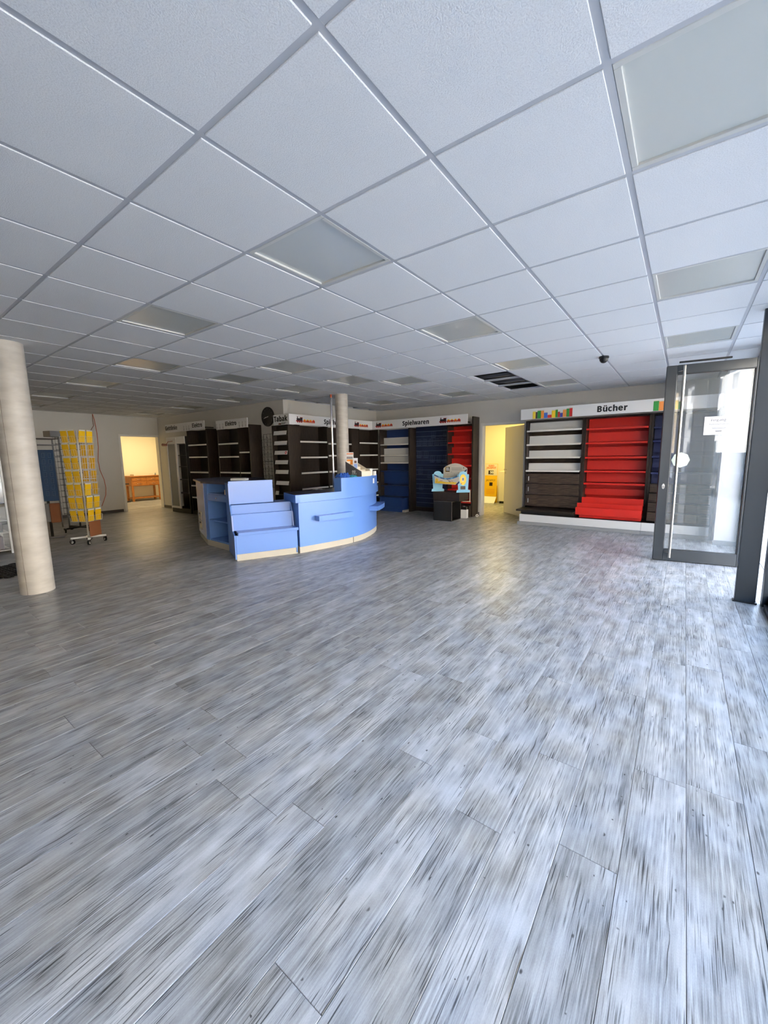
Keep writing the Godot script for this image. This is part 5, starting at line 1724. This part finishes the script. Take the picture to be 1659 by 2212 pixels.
func jackpot(at: Vector3) -> void:
	var j := thing("lottery_stand", "yellow lottery floor stand with a pale slanted foot in the store room", "stand", at, -0.1)
	var yel := mat("stand_yellow", Color(0.95, 0.74, 0.03), 0.45)
	var st := begin()
	var tilt := Basis(Vector3.RIGHT, -0.06)
	part(j, "board", box_mesh(Vector3(0.385, 0.95, 0.012), 0.002), yel, Vector3(0, 0.66, -0.025), tilt)
	var f := begin()
	poly(f, [Vector3(-0.195, 0.19, 0.0), Vector3(0.195, 0.19, 0.0), Vector3(0.205, 0.005, 0.16), Vector3(-0.205, 0.005, 0.16)], Vector3(0, 0.65, 0.76))
	poly(f, [Vector3(-0.195, 0.19, -0.004), Vector3(0.195, 0.19, -0.004), Vector3(0.205, 0.0, 0.156), Vector3(-0.205, 0.0, 0.156)], Vector3(0, -0.65, -0.76))
	part(j, "foot", f.commit(), M.paper_white)
	lbox(j, "support", Vector3(-0.16, 0.0, -0.12), Vector3(0.16, 0.5, -0.11), yel, 0.001)
	# print on the leaning board: y on the board, and how far it stands off
	var on := func(x: float, y: float, off: float) -> Vector3:
		return Vector3(x, y, -0.0188 - 0.06 * (y - 0.66) + off)
	part(j, "header", box_mesh(Vector3(0.375, 0.33, 0.002), 0.0), M.paper_cream, on.call(0.0, 0.96, 0.001), tilt)
	var org := mat("ink_orange", Color(0.88, 0.45, 0.04), 0.5)
	lettering(j, "lettering", "EURO", 0.17, org, on.call(0.0, 1.075, 0.002), tilt)
	lettering(j, "lettering", "JACKPOT", 0.31, org, on.call(0.0, 1.015, 0.002), tilt)
	part(j, "number_box", box_mesh(Vector3(0.16, 0.11, 0.003), 0.0), mat("ink_brown", Color(0.12, 0.04, 0.03), 0.5), on.call(-0.005, 0.885, 0.003), tilt)
	lettering(j, "number", "50", 0.10, M.paper_white, on.call(0.02, 0.885, 0.0045), tilt)
	lettering(j, "lettering", "JACKPOT", 0.30, mat("ink_olive", Color(0.40, 0.30, 0.02), 0.5), on.call(0.0, 0.655, 0.001), tilt, false)
	part(j, "number_box", box_mesh(Vector3(0.10, 0.10, 0.003), 0.0), M.ink_brown, on.call(0.01, 0.545, 0.001), tilt)
	for k in 5:
		part(j, "text_line", box_mesh(Vector3(0.26, 0.006, 0.002), 0.0), org, on.call(0.0, 0.39 - 0.032 * k, 0.001), tilt)

func caster(parent: Node3D, at: Vector3, turn: float, fork: Material) -> void:
	var b := Basis(Vector3.UP, turn)
	var st := begin()
	add_box(st, Vector3(0, 0.085, 0), Vector3(0.04, 0.01, 0.05), 0.002)
	add_box(st, Vector3(-0.016, 0.06, 0.008), Vector3(0.004, 0.05, 0.034), 0.001)
	add_box(st, Vector3(0.016, 0.06, 0.008), Vector3(0.004, 0.05, 0.034), 0.001)
	var c := part(parent, "caster", st.commit(), fork, at, b)
	st = begin()
	add_bar(st, Vector3(-0.012, 0.042, 0.012), Vector3(0.012, 0.042, 0.012), 0.042, 20)
	var w := part(c, "wheel", st.commit(), M.rubber)
	st = begin()
	add_bar(st, Vector3(-0.0135, 0.042, 0.012), Vector3(0.0135, 0.042, 0.012), 0.024, 16)
	part(w, "hub", st.commit(), M.plastic_white)

func build_racks() -> void:
	# ---- rotating stand with yellow booklets
	var at := Vector3(-8.17, 0, -2.42)
	var turn := 0.50
	var r := thing("booklet_stand", "white wire booklet stand on four casters beside the thick concrete column", "display stand", at, turn)
	var wm: Material = M.wire_white
	for k in 2:
		part(r, "base_bar", box_mesh(Vector3(0.50, 0.028, 0.035), 0.003), wm, Vector3(0, 0.105 + 0.001 * k, 0), Basis(Vector3.UP, PI / 4 + PI / 2 * k))
	for k in 4:
		var a: float = PI / 4 + PI / 2 * k
		caster(r, Vector3(0.235 * cos(a), 0.0, 0.235 * sin(a)), 0.4 + k * 1.3, M.chrome)
	var st := begin()
	add_bar(st, Vector3(0, 0.10, 0), Vector3(0, 1.90, 0), 0.014, 14)
	part(r, "pole", st.commit(), wm)
	st = begin()
	var hs := 0.145
	for y in [0.40, 1.10, 1.72]:
		for k in 4:
			var b := Basis(Vector3.UP, PI / 2 * k)
			add_bar(st, b * Vector3(-hs, y, hs), b * Vector3(hs, y, hs), 0.003, 5)
			add_bar(st, Vector3(0, y, 0), b * Vector3(hs, y, hs), 0.003, 5)
	part(r, "hub_frame", st.commit(), wm)
	for k in 4:
		var b := Basis(Vector3.UP, PI / 2 * k)
		st = begin()
		for x in [-0.14, -0.095, -0.05, -0.004, 0.004, 0.05, 0.095, 0.14]:
			add_bar(st, b * Vector3(x, 0.395, hs), b * Vector3(x, 1.86, hs), 0.0018, 4)
		for q in 7:
			var y := 1.70 - 0.2185 * q
			for cx in [-0.072, 0.072]:
				add_path(st, [b * Vector3(cx - 0.062, y + 0.10, hs + 0.045), b * Vector3(cx - 0.062, y, hs + 0.028), b * Vector3(cx - 0.062, y, hs), b * Vector3(cx + 0.062, y, hs), b * Vector3(cx + 0.062, y, hs + 0.028), b * Vector3(cx + 0.062, y + 0.10, hs + 0.045), b * Vector3(cx - 0.062, y + 0.10, hs + 0.045)], 0.0017, 4)
				add_bar(st, b * Vector3(cx - 0.062, y, hs + 0.028), b * Vector3(cx + 0.062, y, hs + 0.028), 0.0017, 4)
				for e in [-0.022, 0.022]:
					add_path(st, [b * Vector3(cx + e, y, hs), b * Vector3(cx + e, y, hs + 0.028), b * Vector3(cx + e, y + 0.10, hs + 0.045)], 0.0015, 4)
		part(r, "pocket_rack", st.commit(), wm)
	# booklets: one face of the stand is full, the next one half empty
	var cm := box_mesh(Vector3(0.115, 0.205, 0.006), 0.001)
	var root := Basis(Vector3.UP, turn)
	for k in 4:
		for q in 7:
			for c in 2:
				if k == 1 and not (q == 0 or (q == 4 and c == 0) or q >= 5):
					continue
				if (k == 2 or k == 3) and q > 5:
					continue
				var b := root * Basis(Vector3.UP, PI / 2 * k)
				var y := 1.70 - 0.2185 * q
				var p := at + b * Vector3(-0.072 if c == 0 else 0.072, y + 0.106, hs + 0.020)
				var t := thing("yellow_booklet", "yellow booklet standing in a pocket of the white wire stand", "booklet", p, 0.0, "yellow booklets in the wire stand")
				t.basis = b * Basis(Vector3.RIGHT, 0.10 + rng.randf_range(-0.02, 0.02)) * Basis(Vector3.BACK, rng.randf_range(-0.02, 0.02))
				part(t, "cover", cm, M.card_yellow)
				part(t, "white_band", box_mesh(Vector3(0.113, 0.018, 0.0064), 0.0), M.paper_white, Vector3(0, 0.092, 0))
	var bs := lbox(r, "brown_sheet", Vector3(0.150, 0.13, -0.11), Vector3(0.157, 0.385, 0.12), M.cardboard, 0.001)
	bs.set_meta("label", "brown cardboard sheet below the booklets")
	# ---- dark rack behind it with the blue bag board
	var r2 := thing("dark_wire_stand", "dark wire display stand standing behind the yellow booklet stand", "display stand", Vector3(-9.78, 0, -2.78), 0.3)
	st = begin()
	add_bar(st, Vector3(0, 0.06, 0), Vector3(0, 1.95, 0), 0.016, 12)
	part(r2, "pole", st.commit(), M.wire_black)
	for k in 2:
		part(r2, "base_bar", box_mesh(Vector3(0.62, 0.03, 0.04), 0.003), M.wire_black, Vector3(0, 0.075 + 0.001 * k, 0), Basis(Vector3.UP, PI / 2 * k))
	for k in 4:
		caster(r2, Vector3(0.29 * cos(PI / 2 * k), -0.015 + 0.015, 0.29 * sin(PI / 2 * k)), k * 1.1, M.plastic_black)
	for k in 4:
		var b := Basis(Vector3.UP, PI / 2 * k)
		st = begin()
		for x in [-0.17, -0.085, 0.0, 0.085, 0.17]:
			add_bar(st, b * Vector3(x, 0.32, 0.17), b * Vector3(x, 1.90, 0.17), 0.0025, 4)
		for q in 14:
			var y := 0.36 + 0.115 * q
			add_bar(st, b * Vector3(-0.17, y, 0.17), b * Vector3(0.17, y, 0.17), 0.0025, 4)
			for x in [-0.128, -0.042, 0.042, 0.128]:
				add_path(st, [b * Vector3(x, y, 0.17), b * Vector3(x, y - 0.005, 0.235), b * Vector3(x, y + 0.015, 0.24)], 0.0022, 4)
		part(r2, "hook_grid", st.commit(), M.wire_black)
	part(r2, "head_board", box_mesh(Vector3(0.20, 0.11, 0.20), 0.004), M.plastic_grey, Vector3(-0.08, 1.92, 0.26))
	var bb := thing("blue_bag_board", "blue board with hanging clear bags half hidden by the thick column", "display board", Vector3(-9.32, 0.66, -2.20), 1.15)
	lbox(bb, "board", Vector3(-0.17, 0.02, -0.008), Vector3(0.17, 0.95, 0.008), mat("board_blue", Color(0.05, 0.22, 0.38), 0.4), 0.004)
	for q in 7:
		for x in [-0.09, 0.02, 0.11]:
			st = begin()
			add_path(st, [Vector3(x - 0.02, 0.20 + 0.115 * q, 0.012), Vector3(x - 0.02, 0.12 + 0.115 * q, 0.03), Vector3(x + 0.02, 0.12 + 0.115 * q, 0.03), Vector3(x + 0.02, 0.20 + 0.115 * q, 0.012), Vector3(x - 0.02, 0.20 + 0.115 * q, 0.012)], 0.002, 4)
			part(bb, "clear_bag", st.commit(), M.wire_clear)
	lbox(bb, "stand", Vector3(-0.02, -0.65, -0.035), Vector3(0.02, 0.6, -0.01), M.plastic_black, 0.002)
	lbox(bb, "foot", Vector3(-0.2, -0.659, -0.12), Vector3(0.2, -0.64, 0.1), M.plastic_grey, 0.003)
	var pb := lbox(bb, "paper_bundle", Vector3(-0.15, -0.36, 0.0), Vector3(0.02, -0.02, 0.05), M.plastic_grey, 0.01)
	pb.set_meta("label", "clear wrapped paper bundle")
	var pw := lbox(bb, "brown_wrap", Vector3(0.02, -0.38, -0.01), Vector3(0.17, -0.02, 0.05), M.cardboard, 0.012)
	pw.set_meta("label", "brown paper bag")
	# open grey rack with wire baskets right at the column edge
	var r3 := thing("chrome_basket_rack", "grey basket rack with pale shelves between column and dark wire stand", "rack", Vector3(-10.45, 0, -2.42))
	for x in [-0.22, 0.22]:
		for z in [-0.30, 0.34]:
			lbox(r3, "upright", Vector3(x - 0.012, 0, z - 0.012), Vector3(x + 0.012, 1.88, z + 0.012), M.plastic_grey, 0.002)
	for y in [1.50, 1.62, 1.74, 1.86]:
		lbox(r3, "shelf", Vector3(-0.21, y - 0.015, -0.29), Vector3(0.21, y, 0.33), M.plastic_grey if y < 1.8 else M.wenge_flat, 0.002)
	var bk := thing("chrome_basket", "small pale wire basket hanging at the top of the grey basket rack", "basket", Vector3(-10.20, 1.64, -2.26))
	st = begin()
	for q in 6:
		add_bar(st, Vector3(0.0, 0.03 * q, -0.09), Vector3(0.0, 0.03 * q, 0.09), 0.003, 4)
	for q in 7:
		add_bar(st, Vector3(0.0, 0, -0.09 + 0.03 * q), Vector3(0.0, 0.17, -0.09 + 0.03 * q), 0.003, 4)
	add_box(st, Vector3(-0.01, 0.085, 0), Vector3(0.006, 0.17, 0.18), 0.001)
	part(bk, "mesh", st.commit(), M.wire_chrome)
	# ---- white framed glass case left of the column
	var v := thing("glass_case", "white framed glass case with small boxes left of the thick column", "glass case", Vector3(-8.6, 0, -1.05))
	for x in [-0.30, 0.30]:
		for z in [-0.40, 0.42]:
			lbox(v, "post", Vector3(x - 0.014, 0.0, z - 0.014), Vector3(x + 0.014, 1.5, z + 0.014), M.plastic_white, 0.002)
	for y in [0.06, 0.33, 0.52, 0.78, 1.20, 1.49]:
		lbox(v, "shelf", Vector3(-0.30, y - 0.012, -0.40), Vector3(0.30, y, 0.42), M.plastic_grey if y > 0.6 else M.plastic_white, 0.002)
	lbox(v, "pane", Vector3(0.302, 0.08, -0.385), Vector3(0.306, 1.46, 0.405), M.glass, 0.0)
	lbox(v, "pane", Vector3(-0.29, 0.08, 0.424), Vector3(0.29, 1.46, 0.428), M.glass, 0.0)
	for q in [[0.335, 0.16, -0.30, 0.28], [0.525, 0.12, 0.0, 0.26], [0.065, 0.20, -0.28, 0.30], [0.785, 0.22, -0.30, 0.25]]:
		var bxx := thing("small_box", "dark reddish box lying in the white framed glass case", "box", Vector3(-8.55, q[0] - 0.004, -1.05 + q[2] + 0.1), 0.0, "boxes in the glass case")
		lbox(bxx, "box", Vector3(-0.16, 0, -q[3] / 2), Vector3(0.16, q[1], q[3] / 2), mat("box_red", Color(0.24, 0.11, 0.10), 0.6), 0.004)
	# rubber ring mat on the floor
	var dm := thing("ring_mat", "black rubber ring mat lying on the floor behind the thick column", "mat", Vector3(-6.95, 0.0, -1.0), 0.1)
	st = begin()
	for a in 8:
		for b in 8:
			var p := Vector3(-0.35 + a * 0.1 + (0.05 if b % 2 else 0.0), 0, -0.3 + b * 0.087)
			add_lathe(st, [Vector2(0.048, 0.001), Vector2(0.048, 0.014), Vector2(0.036, 0.014), Vector2(0.036, 0.001)], 10, p)
	part(dm, "rings", st.commit(), M.rubber)
	# ---- black postcard rack on the clock wall
	var pr := thing("postcard_rack", "black wire postcard rack on the wall between clock and tobacco shelf", "wire rack", Vector3(-7.13, 0, -5.48))
	st = begin()
	for x in [-0.13, -0.02, 0.09]:
		add_bar(st, Vector3(x, 0.78, 0), Vector3(x, 1.90, 0), 0.0045, 5)
	add_bar(st, Vector3(-0.13, 1.90, 0), Vector3(0.14, 1.90, 0), 0.0045, 5)
	add_bar(st, Vector3(-0.13, 1.33, 0), Vector3(0.14, 1.33, 0), 0.006, 5)
	add_bar(st, Vector3(-0.02, 0.78, 0), Vector3(0.14, 0.78, 0), 0.006, 5)
	part(pr, "frame", st.commit(), M.wire_black)
	for q in 7:
		st = begin()
		var y := 1.72 - 0.152 * q
		for cx in [-0.13, 0.0, 0.12]:
			add_path(st, [Vector3(cx - 0.05, y + 0.13, 0.07), Vector3(cx - 0.045, y, 0.03), Vector3(cx + 0.045, y, 0.03), Vector3(cx + 0.05, y + 0.13, 0.07)], 0.0032, 4)
			add_path(st, [Vector3(cx, y + 0.10, 0.06), Vector3(cx, y, 0.03), Vector3(cx, y, 0.0)], 0.0028, 4)
			add_bar(st, Vector3(cx - 0.05, y + 0.07, 0.052), Vector3(cx + 0.05, y + 0.07, 0.052), 0.0028, 4)
		part(pr, "pocket_row", st.commit(), M.wire_black)
	st = begin()
	add_box(st, Vector3(0.03, 0.02, -0.02), Vector3(0.30, 0.04, 0.10), 0.003)
	add_bar(st, Vector3(0.035, 0.04, 0), Vector3(0.035, 0.78, 0), 0.03, 8)
	part(pr, "stand", st.commit(), M.paper_cream)

func build_small() -> void:
	# a lamp left on near the left wall
	lit_room_lamp("lit warm ceiling lamp over the rear shop floor next to the left wall", Vector3(GX - 16.5 * T, CEIL - 0.01, GZ + 0.5 * T), Vector2(0.6, 0.6), 4.0, LAMP_SHOP, Color(1.0, 0.82, 0.55))
	# wall clock
	var c := thing("wall_clock", "round black wall clock hanging beside the tobacco shelf", "clock", Vector3(-7.235, 2.275, ZC + 0.002))
	var st := begin()
	var up := Basis(Vector3.RIGHT, PI / 2)
	add_lathe(st, [Vector2(0.0, 0.0), Vector2(0.195, 0.0), Vector2(0.205, 0.012), Vector2(0.205, 0.035), Vector2(0.192, 0.042), Vector2(0.186, 0.03)], 40, Vector3.ZERO, up)
	part(c, "case", st.commit(), M.plastic_black)
	st = begin()
	add_lathe(st, [Vector2(0.186, 0.029), Vector2(0.0, 0.029)], 40, Vector3.ZERO, up)
	var f := part(c, "face", st.commit(), mat("clock_face", Color(0.04, 0.04, 0.045), 0.35))
	for k in 12:
		var a: float = TAU * k / 12.0
		part(f, "hour_mark", box_mesh(Vector3(0.006, 0.026 if k % 3 == 0 else 0.016, 0.002), 0.0), M.plastic_grey, Vector3(0.16 * sin(a), 0.16 * cos(a), 0.031), Basis(Vector3.BACK, -a))
	st = begin()
	add_plate(st, PackedVector2Array([Vector2(0.03, 0.0), Vector2(0.03, 0.010), Vector2(-0.13, -0.030), Vector2(-0.13, -0.036)]), 0.033, 0.002)
	part(c, "minute_hand", st.commit(), M.paper_white)
	st = begin()
	add_plate(st, PackedVector2Array([Vector2(0.03, 0.004), Vector2(0.03, -0.006), Vector2(-0.085, -0.018), Vector2(-0.085, -0.010)]), 0.036, 0.002)
	part(c, "hour_hand", st.commit(), M.paper_white)
	# cable hanging down the left wall
	var cb := thing("hanging_cable", "orange cable hanging from the ceiling down the left wall", "cable", Vector3(XL + 0.012, 0, -4.03))
	st = begin()
	var pts := [Vector3(0, 2.60, 0.0), Vector3(0, 2.45, -0.03), Vector3(0, 2.10, -0.055), Vector3(0, 1.75, -0.05), Vector3(0, 1.40, -0.01), Vector3(0, 1.15, -0.03), Vector3(0, 0.90, -0.10), Vector3(0, 0.69, -0.12), Vector3(0, 0.50, -0.10), Vector3(0, 0.32, -0.03), Vector3(0, 0.21, 0.02)]
	add_path(st, pts, 0.007, 7)
	part(cb, "cord", st.commit(), M.cable_orange)
	st = begin()
	add_path(st, [Vector3(0, 2.60, 0.0), Vector3(0, 2.42, 0.01), Vector3(0, 2.30, 0.0), Vector3(0, 2.22, 0.05), Vector3(0, 2.15, 0.09)], 0.006, 7)
	part(cb, "short_cord", st.commit(), M.cardboard)
	# light switch beside the cooler
	var sw := thing("light_switch", "pale light switch plate on the wall next to the drinks cooler", "switch", Vector3(-11.35, 1.45, ZC + 0.002))
	lbox(sw, "plate", Vector3(-0.04, -0.10, 0), Vector3(0.04, 0.10, 0.008), M.plastic_white, 0.002)
	lbox(sw, "rocker", Vector3(-0.028, 0.01, 0.008), Vector3(0.028, 0.075, 0.013), M.plastic_white, 0.002)
	lbox(sw, "rocker", Vector3(-0.028, -0.075, 0.008), Vector3(0.028, -0.01, 0.013), M.plastic_white, 0.002)

const LAMP_SHOP := 1.6
